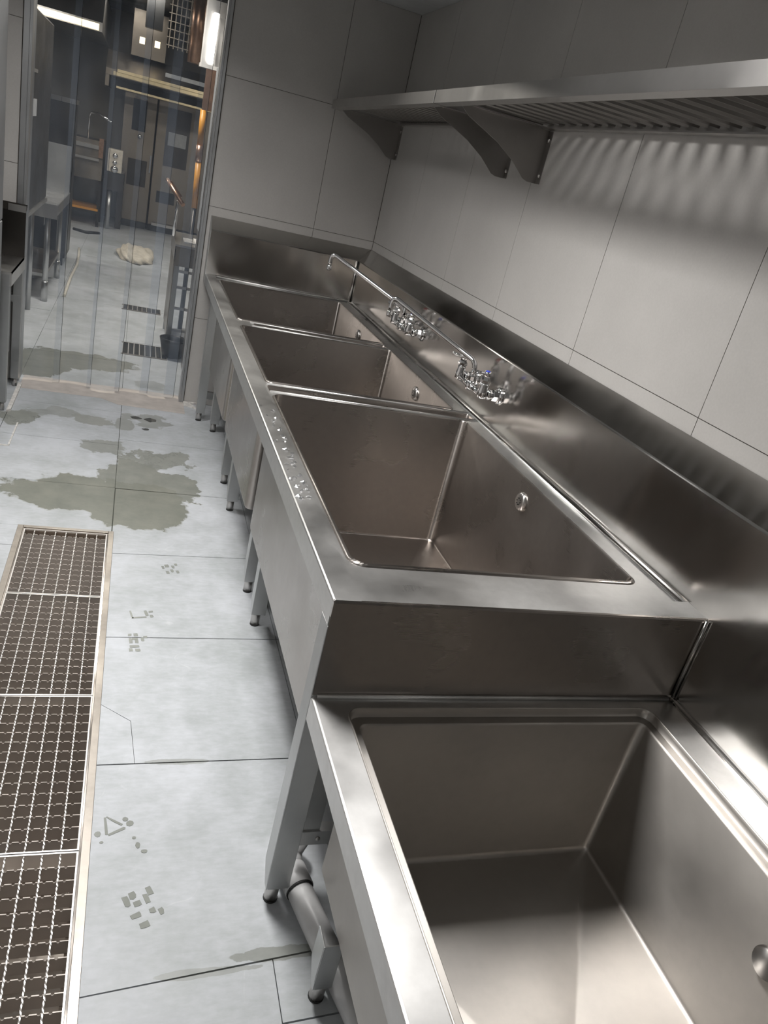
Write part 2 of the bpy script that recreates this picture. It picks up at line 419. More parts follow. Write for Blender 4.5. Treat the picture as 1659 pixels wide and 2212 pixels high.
# the broken corner beside the channel
slabq([(GX1+g, 1.686), (0.131, 1.688), (0.118, 1.86), (GX1+g, 1.935)], floor, M['slab'])
slabq([(0.1322, 1.688), (0.62-g, 1.697), (0.62-g, 2.297), (GX1+g, 2.280), (GX1+g, 1.9368), (0.1192, 1.8612)], floor, M['slab'])
slabq([(0.62+g, 1.699), (XW, 1.70), (XW, 2.30), (0.62+g, 2.297)], floor, M['slab'])
slabq([(GX1+g, 2.284), (0.62-g, 2.301), (0.62-g, 2.893), (GX1+g, 2.862)], floor, M['slab'])
slabq([(0.62+g, 2.301), (XW, 2.304), (XW, 2.897), (0.62+g, 2.893)], floor, M['slab'])
slabq([(GX1+g, 2.866), (0.62-g, 2.897), (0.62-g, 3.497), (0.026+g, 3.49), (0.026+g, GY1), (GX1+g, GY1)], floor, M['slab'])
slabq([(0.62+g, 2.899), (XW, 2.90), (XW, 3.50), (0.62+g, 3.497)], floor, M['slab'])
for a, b in ((3.50, 4.14), (4.14, 4.74)):
    slab(0.024, 0.62, a, b, floor, M['slab']); slab(0.62, XW, a, b, floor, M['slab'])
slab(0.62, XW, 4.74, YB, floor, M['slab']); slab(0.024, 0.62, 4.74, 5.06, floor, M['slab'])
# left of the channel and between channel and door
yl = [-1.6, -0.9, -0.3, 0.3, 0.9, 1.5, 2.1, 2.88]
for a, b in zip(yl[:-1], yl[1:]):
    slab(-0.93, GX0, a, b, floor, M['slab']); slab(-1.35, -0.93, a, b, floor, M['slab'])
slab(-0.93, GX0, 2.88, GY1, floor, M['slab']); slab(-1.35, -0.93, 2.88, 3.5, floor, M['slab'])
slab(-0.93, 0.024, GY1, 3.5, floor, M['slab'])
for a, b in ((3.5, 4.05), (4.05, 4.58), (4.58, 5.06)):
    slab(-0.56, 0.024, a, b, floor, M['slab']); slab(-1.35, -0.56, a, b, floor, M['slab'])
# kitchen slabs
ky = [5.06+0.61*i for i in range(16)]
for a, b in zip(ky[:-1], ky[1:]):
    for xa, xb in ((-3, -1.2), (-1.2, -0.58), (-0.58, 0.02), (0.02, 0.62), (0.62, 1.2), (1.2, 3)):
        slab(xa, xb, a, min(b, 14.2), kfloor, M['kslab'])

TG = 0.0013
def tiles_x(wall, x, sign, ys, zs, th=0.008):
    for y0, y1 in zip(ys[:-1], ys[1:]):
        for z0, z1 in zip(zs[:-1], zs[1:]):
            d = random.uniform(0, 0.0006)
            mb = MB(); mb.box(x+sign*d, x-sign*th, y0+TG, y1-TG, z0+TG, z1-TG); mb.build('wall_tile', M['tile'], wall)
def tiles_y(wall, y, sign, xs, zs, th=0.008, skip=None):
    for x0, x1 in zip(xs[:-1], xs[1:]):
        for z0, z1 in zip(zs[:-1], zs[1:]):
            d = random.uniform(0, 0.0006)
            mb = MB(); mb.box(x0+TG, x1-TG, y+sign*d, y-sign*th, z0+TG, z1-TG); mb.build('wall_tile', M['tile'], wall)
ZS = [0.0, 0.555, 1.222, 1.914, ZC]
wr = struct(MB().box(XW+0.004, XW+0.12, -1.6, 5.06, -0.02, ZC).build('wall_right', M['grout']), 'greige tiled wall behind the sinks', 'wall')
tiles_x(wr, XW, 1, [-1.6, -1.05, -0.385, 0.28, 0.945, 1.611, 2.297, 2.967, 3.61, 4.275, YB], ZS, -0.006)
wb = struct(MB().box(0.399, XW+0.004, YB+0.004, 5.06, -0.02, ZC).build('wall_back', M['grout']), 'greige tiled partition wall right of the doorway', 'wall')
tiles_y(wb, YB, 1, [0.402, 1.040, XW-0.001], ZS, -0.006)
wbl = struct(MB().box(-1.35, -0.622, YB+0.004, 5.06, -0.02, ZC).build('wall_back', M['grout']), 'narrow strip of tiled wall left of the doorway', 'wall')
tiles_y(wbl, YB, 1, [-1.35, -0.624], ZS, -0.006)
struct(MB().box(-0.622, 0.40, YB, 5.06, 2.34, ZC).build('wall_back', M['tile']), 'lintel over the doorway', 'wall')
wl = struct(MB().box(-1.47, -1.354, -1.6, 5.06, -0.02, ZC).build('wall_left', M['grout']), 'tiled wall behind the viewer on the left', 'wall')
tiles_x(wl, -1.35, -1, [-1.6, -0.8, 0, 0.8, 1.6, 2.4, 3.2, 4.0, YB], [0, 0.62, 1.24, 1.86, ZC], -0.006)
wf = struct(MB().box(-1.47, XW+0.12, -1.72, -1.604, -0.02, ZC).build('wall_front', M['grout']), 'tiled wall behind the camera', 'wall')
tiles_y(wf, -1.6, -1, [-1.35, -0.68, 0, 0.68, XW], [0, 0.62, 1.24, 1.86, ZC], -0.006)
struct(MB().box(-1.47, XW+0.12, -1.72, 5.06, ZC, ZC+0.1).build('ceiling', M['ceiling']), 'pale painted ceiling of the wash room', 'ceiling')
# kitchen shell
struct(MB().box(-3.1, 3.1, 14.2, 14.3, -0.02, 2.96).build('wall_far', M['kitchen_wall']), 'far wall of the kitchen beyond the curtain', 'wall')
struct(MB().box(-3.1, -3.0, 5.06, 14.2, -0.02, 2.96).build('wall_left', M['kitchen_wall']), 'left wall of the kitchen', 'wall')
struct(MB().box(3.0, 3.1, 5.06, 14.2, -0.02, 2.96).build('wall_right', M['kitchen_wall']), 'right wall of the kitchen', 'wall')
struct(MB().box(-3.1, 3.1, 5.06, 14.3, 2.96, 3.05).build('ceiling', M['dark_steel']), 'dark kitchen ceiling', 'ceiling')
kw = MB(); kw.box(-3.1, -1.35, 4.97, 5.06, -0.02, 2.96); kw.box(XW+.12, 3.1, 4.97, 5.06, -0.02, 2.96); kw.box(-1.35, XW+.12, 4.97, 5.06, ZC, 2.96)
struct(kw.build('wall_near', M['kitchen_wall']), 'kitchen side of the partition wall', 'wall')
# door jambs
j1 = MB(); j1.box(0.370, 0.399, YB-0.014, 5.02, 0, 2.36); j1.box(0.376, 0.382, YB-0.018, YB-0.014, 0, 2.36)
struct(j1.build('door_1', M['jamb'], bevel=0.003), 'grey metal door jamb at the right edge of the strip curtain', 'door frame')
j2 = MB(); j2.box(-0.620, -0.575, YB-0.014, 5.075, 0, 2.36); j2.box(-0.590, -0.582, YB-0.018, YB-0.014, 0, 2.36)
struct(j2.build('door_2', M['jamb'], bevel=0.003), 'grey metal door jamb at the left edge of the strip curtain', 'door frame')
struct(MB().box(-0.575, 0.370, YB-0.014, 5.02, 2.34, 2.36).build('door_3', M['jamb']), 'metal head of the doorway', 'door frame')
# pale sill of the doorway and caulk lines
struct(MB().prism([(-0.56, 4.80), (-0.10, 4.80), (0.0, 4.72), (0.40, 4.70), (0.40, 5.06), (-0.56, 5.06)], 2, -0.001, 0.0012).build('trim_1', plain('pinkish_sill', (0.47, 0.43, 0.40), 0.6, 0, 0.14, 12)), 'worn pinkish sill under the strip curtain', 'threshold')
cz = 0.004
t2 = MB(); t2.prism([(-0.565, 4.36), (-0.545, 4.38), (-0.548, 4.86), (-0.570, 4.86)], 2, -0.002, 0.012)
struct(t2.build('trim_2', M['caulk']), 'ragged white caulk line along the floor beside the left table leg', 'caulk')
t3 = MB(); t3.box(-0.492, -0.484, 3.88, 4.21, -0.001, cz); t3.box(-0.60, -0.484, 3.875, 3.885, -0.001, cz)
struct(t3.build('trim_3', M['caulk']), 'white caulk corner line on the floor at the left edge', 'caulk')
t4 = MB(); t4.prism([(0.398, 4.86), (0.43, 4.85), (0.50, 4.80), (0.44, 4.90), (0.50, 4.935), (0.398, 4.935)], 2, -0.001, 0.010)
struct(t4.build('trim_4', M['caulk']), 'blob of white caulk at the foot of the right door jamb', 'caulk')

# ceiling lamps of the wash room (frames and diffusers around the area lights; the last is an added fill lamp)
for i, (x, y, sx, sy, p) in enumerate(ROOM_LIGHTS):
    t = thing('ceiling_light', (x, y, ZC), ['square flush ceiling lamp above the first sink bowl', 'square flush ceiling lamp near the doorway', 'unseen square fill lamp added behind the viewer'][i], 'ceiling light', 'ceiling lamps')
    fr = MB(); a, b = sx/2, sy/2
    for (x0, x1, y0, y1) in ((-a-.02, -a, -b-.02, b+.02), (a, a+.02, -b-.02, b+.02), (-a, a, -b-.02, -b), (-a, a, b, b+.02)):
        fr.box(x+x0, x+x1, y+y0, y+y1, 2.458, ZC)
    fr.build('lamp_frame', M['white_board'], t)
    MB().box(x-a, x+a, y-b, y+b, 2.466, 2.472).build('diffuser', M['panel_on'], t)

# ------------------------------------------------------------ three-bowl sink unit (high)
XF, XS, YS = 0.424, 1.335, 4.84       # front edge, face of the side splash, face of the back splash
ZR, ZD = 0.850, 0.8395
YN = 1.213                            # near end
hi = thing('three_bowl_sink', (0.9, 3.0, 0), 'long raised stainless steel sink with three deep bowls in a row along the tiled wall', 'sink')
ct = MB()
# raised rim: front strip with apron, near strip
ct.sheet([(XF+0.012, ZR-0.058), (XF, ZR-0.058), (XF, ZR-0.005), (XF+0.0015, ZR-0.0015), (XF+0.005, ZR), (XF+0.058, ZR), (XF+0.060, ZD)], 1, YN+0.003, YS)
rim = ct.build('front_rim', M['counter'], hi)
ct = MB()
ct.sheet([(YN, ZR-0.227), (YN, ZR-0.006), (YN+0.002, ZR-0.002), (YN+0.0055, ZR-0.0001)], 0, XF+0.0015, XS)
c2 = MB(); c2.sheet([(YN+0.0055, ZR-0.0001), (YN+0.076, ZR), (YN+0.078, ZD)], 0, XF+0.058, XS); c2.build('near_rim', M['counter'], hi)
endp = ct.build('end_panel', M['bowl'], hi); 
dk = MB()
X0, X1 = XF+0.060, XS-0.012
HX = (0.497, 1.258)
cells = [((YN+0.078, 2.590), (HX[0], HX[1], 1.372, 2.576), 0.042),
         ((2.590, 2.688), (0.497, 1.306, 2.600, 2.676), 0.012),
         ((2.688, 3.626), (HX[0], HX[1], 2.700, 3.605), 0.025),
         ((3.626, 3.708), (0.575, 1.245, 3.637, 3.696), 0.012),
         ((3.708, YS-0.012), (HX[0], HX[1], 3.720, 4.750), 0.025)]
for (y0, y1), hole, r in cells: deck_cell(dk, (X0, X1, y0, y1), hole, r, ZD)
dk.build('deck', M['counter'], hi)
# rolled bright edges between the bowls
for y in (2.594, 2.682): MB().tube([(0.498, y, ZD+0.001), (1.312, y, ZD+0.001)], 0.0045, 8).build('divider_edge', M['counter'], hi)
for y in (3.632, 3.702): MB().tube([(0.56, y, ZD), (1.25, y, ZD)], 0.0035, 8).build('divider_edge', M['counter'], hi)
for (ya, yb, hole, r, dz) in ((0, 0, (0.497, 1.306, 2.600, 2.676), 0.012, 0.030), (0, 0, (0.575, 1.245, 3.637, 3.696), 0.012, 0.06)):
    bowl_mesh(hole, r, ZD, ZD-dz, 0.004).build('divider_channel', M['bowl'], hi)
for k in (0, 2, 4):
    hole, r = cells[k][1], cells[k][2]
    cx = (hole[0]+hole[1])/2; cy = (hole[2]+hole[3])/2
    zb = 0.318
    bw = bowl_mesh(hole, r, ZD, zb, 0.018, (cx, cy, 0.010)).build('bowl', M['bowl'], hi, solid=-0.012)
    dr = MB(); dr.lathe([(0.0, 0.001), (0.02, 0.001), (0.03, 0.003), (0.045, 0.004), (0.052, 0.0)], (cx, cy, zb-0.008)).build('drain', M['chrome'], bw)
    # overflow cap on the wall side
    oy = {0: 1.997, 2: 3.12, 4: 4.19}[k]; oz = 0.772
    oc = MB(); oc.lathe([(0.030, 0.0), (0.031, 0.016), (0.028, 0.021), (0.022, 0.0235), (0.0, 0.024)], (HX[1]-0.003, oy, oz), (-1, 0, 0), 28)
    oc = oc.build('overflow_cap', M['shelf'], bw)
    for q in range(8):
        a = 2*math.pi*q/8
        if k == 0 or q % 2 == 0 or k == 2:
            MB().lathe([(0.0022, 0), (0.0022, 0.0008), (0, 0.0008)], (HX[1]-0.003-0.0240, oy+0.011*math.cos(a), oz+0.011*math.sin(a)), (-1, 0, 0), 8).build('overflow_hole', M['hole'], hi)
# front skins of the bowls seen below the apron
# bead where the deck meets the splash
MB().tube([(XS-0.020, YN+0.07, ZD+0.002), (XS-0.020, YS-0.02, ZD+0.002)], 0.0035, 8).build('splash_bead', M['counter'], hi)
MB().tube([(XF+0.058, YS-0.018, ZD+0.004), (XS-0.02, YS-0.018, ZD+0.004)], 0.005, 8).build('splash_bead', M['counter'], hi)
def splash_prof(f, back, zb, zt=1.102, ztt=1.172, sgn=1):
    """(a, z) profile: fillet, face, bevel to the wall"""
    p = []
    for i in range(5):
        a = math.pi/2*i/4; p.append((f-0.012+0.012*math.sin(a), zb+0.012-0.012*math.cos(a)))
    p += [(f, zt-0.004), (f+0.0015, zt-0.0008), (f+0.004, zt+0.002), (back, ztt)]
    return p
pr = splash_prof(XS, XW-0.002, ZD)
s = MB()   # right splash over the high unit, mitred at the far corner
vsn = []; n = len(pr)
for (x, z) in pr: vsn.append((x, YN, z))
for (x, z) in pr: vsn.append((x, YS+(max(x, XS-0.012)-XS), z))
s.add(vsn, [(i, i+1, i+1+n, i+n) for i in range(n-1)])
s.build('backsplash', M['splash'], hi)
s = MB(); pb = [(YS+(x-XS), z) for x, z in pr]; n = len(pb)
vsn = [(XF, y, z) for y, z in pb]+[(XS+(y-YS), y, z) for y, z in pb]
s.add(vsn, [(i, i+1, i+1+n, i+n) for i in range(n-1)])
s.build('end_splash', M['splash'], hi)
MB().prism([(YS-0.002, ZR-0.058), (YS-0.002, 1.102), (YB-0.003, 1.172), (YB-0.003, ZR-0.058)], 0, XF-0.001, XF+0.0015).build('splash_end_cap', M['front'], hi)
MB().tube([(XS-0.006, YS-0.006, ZD+0.006), (XS-0.006, YS-0.006, 1.098)], 0.006, 8).build('corner_weld', M['splash'], hi)
# legs: folded angles with adjustable feet
def leg(parent, x, y, zt, wx=0.052, wy=0.052, flip=1, zb=0.052, name='leg'):
    mb = MB(); t = 0.003
    mb.prism([(x, zt), (x, zb+0.022), (x+0.004, zb), (x+wx, zb), (x+wx, zt)], 1, y, y+t)
    mb.prism([(y, zt), (y, zb), (y+wy*0.35, zb), (y+wy, zb+0.045), (y+wy, zt)], 0, x, x+t)
    l = mb.build(name, M['leg'], parent, bevel=0.0008)
    f = MB(); fx, fy = x+0.022, y+0.020
    f.lathe([(0.0165, 0.004), (0.0165, 0.05), (0.012, 0.056), (0.012, 0.075)], (fx, fy, 0), (0, 0, 1), 18)
    fo = f.build('foot', M['shelf'], l)
    f = MB(); f.lathe([(0.0175, 0.0), (0.0175, 0.005)], (fx, fy, 0), (0, 0, 1), 18); f.build('foot_pad', M['rubber'], l)
    f = MB(); f.box(x+t, x+wx, y+t, y+wy*0.8, 0.07, 0.073); f.build('foot_plate', M['leg'], l)
    return l
leg(hi, XF, YN, ZR-0.060, 0.055, 0.055)
leg(hi, 0.455, 4.60, ZR-0.02)
for y, top in ((4.45, 0.30), (3.69, 0.30), (3.37, 0.30), (2.62, 0.80), (2.385, 0.30)):
    leg(hi, 0.530, y-0.02 if y > 2.7 else y-0.01, top)
for y in (1.30, 2.62, 3.66, 4.70): leg(hi, 1.275, y, 0.80)
def brace(parent, x0, x1, y, z):
    mb = MB(); mb.box(x0, x1, y, y+0.003, z-0.04, z); mb.box(x0, x1, y, y+0.03, z, z+0.003)
    b = mb.build('brace', M['leg'], parent)
    MB().lathe([(0.006, 0), (0.006, 0.002), (0, 0.003)], (x0+0.06, y, z-0.02), (0, -1, 0), 12).build('rivet', M['shelf'], b)
brace(hi, XF+0.055, 1.275, 1.262, 0.175)
brace(hi, 0.50, 1.275, 4.64, 0.175)
brace(hi, 0.575, 1.275, 2.64, 0.175)
MB().box(0.53, 0.534, 2.64, 4.45, 0.135, 0.175).build('brace', M['leg'], hi) if False else None

# ------------------------------------------------------------ low soak sink (near)
ZL = 0.619; LY0 = 0.12
lo = thing('low_soak_sink', (0.9, 0.65, 0), 'lower stainless steel soak sink in the foreground, one step below the three-bowl unit', 'sink')
ct = MB()
ct.sheet([(XF+0.012, ZL-0.058), (XF, ZL-0.058), (XF, ZL-0.005), (XF+0.0015, ZL-0.0015), (XF+0.005, ZL)], 1, LY0, YN)
ct.build('front_rim', M['counter'], lo)
LH = (0.488, 1.247, 0.20, 1.180)
d2 = MB(); deck_cell(d2, (XF+0.005, XS-0.012, LY0, YN-0.002), LH, 0.034, ZL); d2.build('deck', M['counter'], lo)
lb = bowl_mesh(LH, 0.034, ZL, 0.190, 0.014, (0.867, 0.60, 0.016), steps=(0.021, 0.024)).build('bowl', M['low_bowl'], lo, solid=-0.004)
MB().lathe([(0.0, 0.001), (0.02, 0.001), (0.03, 0.003), (0.045, 0.004), (0.052, 0.0)], (0.867, 0.60, 0.177)).build('drain', M['chrome'], lb)
MB().lathe([(0.030, 0.0), (0.031, 0.016), (0.028, 0.021), (0.0, 0.024)], (1.226, 0.650, 0.465), (-1, 0, 0), 28).build('overflow_cap', M['shelf'], lb)
MB().tube([(XF+0.01, YN-0.004, ZL+0.003), (XS-0.015, YN-0.004, ZL+0.003)], 0.005, 8).build('step_bead', M['counter'], lo)
pl = splash_prof(XS, XW-0.002, ZL)
s = MB(); s.sheet(pl, 1, LY0-0.3, YN); s.build('backsplash', M['splash'], lo)
MB().tube([(XS-0.005, YN-0.005, ZL+0.01), (XS-0.005, YN-0.005, ZR-0.002)], 0.005, 8).build('corner_weld', M['splash'], lo)
MB().box(XF+0.005, XS, LY0-0.002, LY0, ZL-0.06, ZL).build('near_apron', M['front'], lo)
leg(lo, 0.484, 1.156+0.02, 0.19) if False else None
MB().prism([(0.484, 0.179), (0.540, 0.179), (0.540, 0.60), (0.484, 0.60)], 1, 1.266, 1.269).build('upright', M['leg'], hi)
leg(lo, 0.488, 0.965, 0.186, 0.042, 0.050)
leg(lo, 1.275, 1.12, 0.55); leg(lo, 0.488, 0.2, 0.18); leg(lo, 1.275, 0.2, 0.55)

# grey waste pipe on the floor
pp = thing('waste_pipe', (0.54, 1.1, 0), 'grey plastic waste pipe lying on the floor under the low sink', 'pipe')
R_ = 0.031
mb = MB(); mb.tube([(0.500, 1.262, R_+0.006), (0.522, 1.16, R_+0.004), (0.566, 0.97, R_+0.002), (0.605, 0.80, R_+0.002), (0.63, 0.55, R_+0.002)], R_, 24); mb.build('pipe', M['pvc'], pp)
mb = MB(); mb.tube([(0.498, 1.275, R_+0.007), (0.5035, 1.245, R_+0.007), (0.509, 1.217, R_+0.007)], [0.0355]*3, 24); mb.build('coupling', M['pvc'], pp)
mb = MB(); mb.tube([(0.5088, 1.2178, R_+0.007), (0.5096, 1.2135, R_+0.007)], [0.0335]*2, 24); mb.build('seal_ring', M['rubber'], pp)
mb = MB(); mb.tube([(0.498, 1.275, R_+0.007), (0.494, 1.30, R_+0.010), (0.500, 1.325, 0.055), (0.52, 1.34, 0.085)], [0.034]*4, 24); mb.build('elbow', M['pvc'], pp)

# ------------------------------------------------------------ wall taps
def faucet(yc, zc, tip, label, cap):
    t = thing('mixer_tap', (XS, yc, zc), label, 'tap', 'wall mounted mixer taps')
    H = 0.118; bx = 1.262
    for sgn in (-1, 1):
        y = yc+sgn*H
        MB().lathe([(0.033, 0.0), (0.033, 0.004), (0.028, 0.010), (0.016, 0.013)], (XS, y, zc), (-1, 0, 0), 24).build('flange', M['chrome'], t)
        MB().lathe([(0.020, 0.011), (0.022, 0.014), (0.022, 0.030), (0.020, 0.033)], (XS, y, zc), (-1, 0, 0), 6, False).build('hex_nut', M['chrome'], t)
        MB().lathe([(0.017, 0.033), (0.017, 0.040), (0.020, 0.044), (0.020, 0.052), (0.015, 0.056)], (XS, y, zc), (-1, 0, 0), 24).build('inlet', M['chrome'], t)
        v = MB(); v.lathe([(0.010, -0.018), (0.018, -0.015), (0.020, -0.004), (0.019, 0.012), (0.016, 0.028), (0.0165, 0.036), (0.014, 0.040)], (bx, y, zc), (0, 0, 1), 22)
        v.build('valve_body', M['chrome'], t)
        MB().lathe([(0.014, 0.040), (0.0185, 0.043), (0.0185, 0.052), (0.013, 0.060), (0.010, 0.066)], (bx, y, zc), (0, 0, 1), 6, False).build('bonnet', M['chrome'], t)
        h = MB(); h.lathe([(0.010, 0.064), (0.014, 0.068), (0.015, 0.080), (0.012, 0.084)], (bx, y, zc), (0, 0, 1), 20)
        h.tube([(bx, y, zc+0.075), (bx-0.022, y+0.010*sgn, zc+0.077), (bx-0.046, y+0.018*sgn, zc+0.079)], [0.006, 0.0065, 0.0075], 12)
        hd = h.build('handle', M['chrome'], t)
        MB().lathe([(0.0085, 0.084), (0.0085, 0.087), (0.0, 0.088)], (bx, y, zc), (0, 0, 1), 16).build('index_cap', M['blue'] if sgn < 0 else M['red'], hd)
    b = MB(); b.tube([(bx, yc-H, zc-0.004), (bx, yc-0.03, zc-0.006), (bx, yc+0.03, zc-0.006), (bx, yc+H, zc-0.004)], [0.0125, 0.011, 0.011, 0.0125], 18)
    b.lathe([(0.012, -0.022), (0.019, -0.018), (0.021, -0.004), (0.017, 0.010), (0.013, 0.016)], (bx, yc, zc), (0, 0, 1), 22)
    b.build('bridge', M['chrome'], t)
    MB().lathe([(0.013, 0.014), (0.0165, 0.017), (0.0165, 0.032), (0.012, 0.036)], (bx, yc, zc), (0, 0, 1), 8, False).build('swivel_nut', M['chrome'], t)
    T = Vector(tip); B = Vector((bx, yc, zc+0.030)); top = Vector((bx, yc, zc+0.085))
    d = (T-top); d.normalize()
    path = [B, B+Vector((0, 0, 0.025))]
    for k in range(0, 7):                       # bend from vertical to the arm
        u = k/6; a = top+Vector((0, 0, -0.03)); c = top+d*0.03; m_ = top
        path.append(a*(1-u)**2+m_*2*u*(1-u)+c*u*u)
    path.append(top.lerp(T, 0.5))
    hor = Vector((d.x, d.y, 0)).normalized()
    a0 = T-d*0.028
    for k in range(0, 9):                       # hook down at the tip
        u = k/8; c = T+hor*0.018+Vector((0, 0, -0.035)); m_ = T+hor*0.020+Vector((0, 0, 0.012))
        path.append(a0*(1-u)**2+m_*2*u*(1-u)+c*u*u)
    end = T+hor*0.018+Vector((0, 0, -0.035))
    path.append(end+Vector((0, 0, -0.018)))
    MB().tube(path, 0.0098, 16).build('spout', M['chrome'], t)
    MB().lathe([(0.0095, 0.0), (0.012, 0.003), (0.0125, 0.018), (0.0095, 0.026)], (end.x, end.y, end.z-0.018), (0, 0, -1), 18).build('aerator', M['chrome'], t)
    return t
faucet(2.640, 0.968, (1.01, 2.985, 1.180), 'nearer chrome wall tap with long spout, above the first and second bowls', 0)
faucet(3.570, 0.975, (0.925, 3.790, 1.214), 'farther chrome wall tap with long spout, near the back corner', 0)

# ------------------------------------------------------------ slatted wall shelves
BR = [(1.064, 1.905), (1.072, 1.892), (1.102, 1.870), (1.155, 1.848), (1.236, 1.814), (1.313, 1.768), (1.350, 1.738), (1.374, 1.718), (1.395, 1.711), (1.434, 1.711), (1.434, 1.905)]
def shelf(y0, y1, brs, label):
    t = thing('slatted_shelf', (1.22, (y0+y1)/2, 1.89), label, 'shelf', 'slatted steel wall shelves')
    xf = 1.009
    mb = MB(); mb.sheet([(xf+0.050, 1.903), (xf+0.050, 1.892), (xf, 1.892), (xf, 1.937), (xf+0.035, 1.937)], 1, y0, y1)
    mb.build('front_edge', M['shelf'], t, solid=0.0025, bevel=0.001)
    mb = MB(); mb.sheet([(1.431, 1.937), (1.431, 1.898), (1.396, 1.898), (1.396, 1.903)], 1, y0, y1)
    mb.build('rear_edge', M['shelf'], t, solid=0.002)
    for y in (y0, y1):
        s_ = 1 if y == y0 else -1
        MB().box(xf+0.002, 1.431, y, y+s_*0.003, 1.892, 1.937).build('end_edge', M['shelf'], t)
    ys = y0+0.045; pitch = 0.0865
    me = None
    while ys < y1-0.045:
        mb = MB(); wd = 0.021
        mb.prism([(ys-wd, 1.914), (ys-wd+0.006, 1.936), (ys+wd-0.006, 1.936), (ys+wd, 1.914), (ys+wd-0.002, 1.914), (ys+wd-0.0075, 1.9335), (ys-wd+0.0075, 1.9335), (ys-wd+0.002, 1.914)], 0, xf+0.03, 1.418)
        mb.build('slat', M['slat'], t)
        ys += pitch
    for yb, s_ in brs:
        mb = MB(); mb.prism(BR, 1, yb, yb+0.003)
        mb.box(1.4325, 1.4345, yb, yb+s_*0.030, 1.711, 1.895)
        mb.box(1.10, 1.43, yb, yb+s_*0.025, 1.902, 1.905)
        b = mb.build('bracket', M['dark_bracket'], t, bevel=0.0006)
        for z in (1.74, 1.865):
            MB().lathe([(0.008, 0), (0.008, 0.003), (0.005, 0.006), (0, 0.007)], (1.4325, yb+s_*0.016, z), (-1, 0, 0), 12).build('bolt', M['shelf'], b)
M['dark_bracket'] = steel('brushed_steel_bracket', (0.36, 0.345, 0.33), 0.34, 0.46, 0.3, 'auto', 0.1, 0.2)
shelf(3.085, 4.895, [(4.861, -1), (3.235, -1)], 'brushed steel slatted wall shelf, the far one ending at the corner of the room')
shelf(1.00, 3.075, [(2.925, -1), (1.15, 1)], 'brushed steel slatted wall shelf, the near one running out of the picture on the right')

# ------------------------------------------------------------ floor channel with gratings
ch = thing('drain_channel', (-0.15, 1.0, -0.2), 'long rusty-brown stainless drain channel sunk in the floor under the gratings', 'floor drain')
mb = MB(); mb.sheet([(GX0+0.001, -0.012), (GX0+0.001, -0.001), (GX0+0.024, -0.001), (GX0+0.024, -0.045), (GX0+0.034, -0.045), (GX0+0.034, -0.19), (-0.15, -0.205), (GX1-0.034, -0.19), (GX1-0.034, -0.045), (GX1-0.022, -0.045), (GX1-0.022, -0.001), (GX1-0.001, -0.001), (GX1-0.001, -0.012)], 1, GY0, GY1-0.002)
mb.build('trough', M['trench'], ch)
MB().box(GX0+0.03, GX1-0.03, GY1-0.035, GY1-0.002, -0.20, -0.003).build('end_wall', M['trench'], ch)
for n_, (x0, x1) in enumerate(((GX0-0.002, GX0+0.020), (GX1-0.018, GX1+0.003))):
    MB().box(x0, x1, GY0, GY1, -0.004, 0.0025).build('rim_strip', M['frame'], ch, bevel=0.001)
MB().box(GX0+0.0202, GX1-0.0182, GY1-0.018, GY1+0.0, -0.004, 0.0025).build('rim_strip', M['frame'], ch, bevel=0.001)
gx0, gx1 = GX0+0.025, GX1-0.023
seams = [3.024, 2.532, 1.974, 1.402, 0.832, 0.262, -0.31]
lab = ['short steel floor grating at the far end of the channel', 'second steel floor grating from the far end, left of the sinks', 'third steel floor grating from the far end', 'fourth steel floor grating from the far end, over the brightest stripes', 'fifth floor grating from the far end, at the bottom left corner', 'floor grating nearest the viewer']
def rod_mesh(y0, y1):
    mb = MB(); mb.box(-0.0022, 0.0022, y0+0.004, y1-0.004, -0.0052, -0.0008)
    return mb
barw = gx1-gx0-0.006
def bar_me():
    mb = MB(); x = -barw/2; t = 0.0012; zt = -0.004
    p = [(x, -0.044), (barw/2, -0.044), (barw/2, zt)]
    q = barw/2-0.004; per = 0.0214
    while q-per > -barw/2+0.002:       # serrated top: flat teeth and half round dips
        p += [(q, zt), (q-0.0145, zt), (q-0.0155, zt-0.0035), (q-0.018, zt-0.005), (q-0.0205, zt-0.0035)]
        q -= per
    p += [(q, zt), (x, zt)]
    mb.prism(p, 1, -t, t); return mb
bar_mesh = bar_me().build('cross_bar', M['bar']); 
bar_data = bar_mesh.data; bpy.data.objects.remove(bar_mesh)
M_top = M['grate']
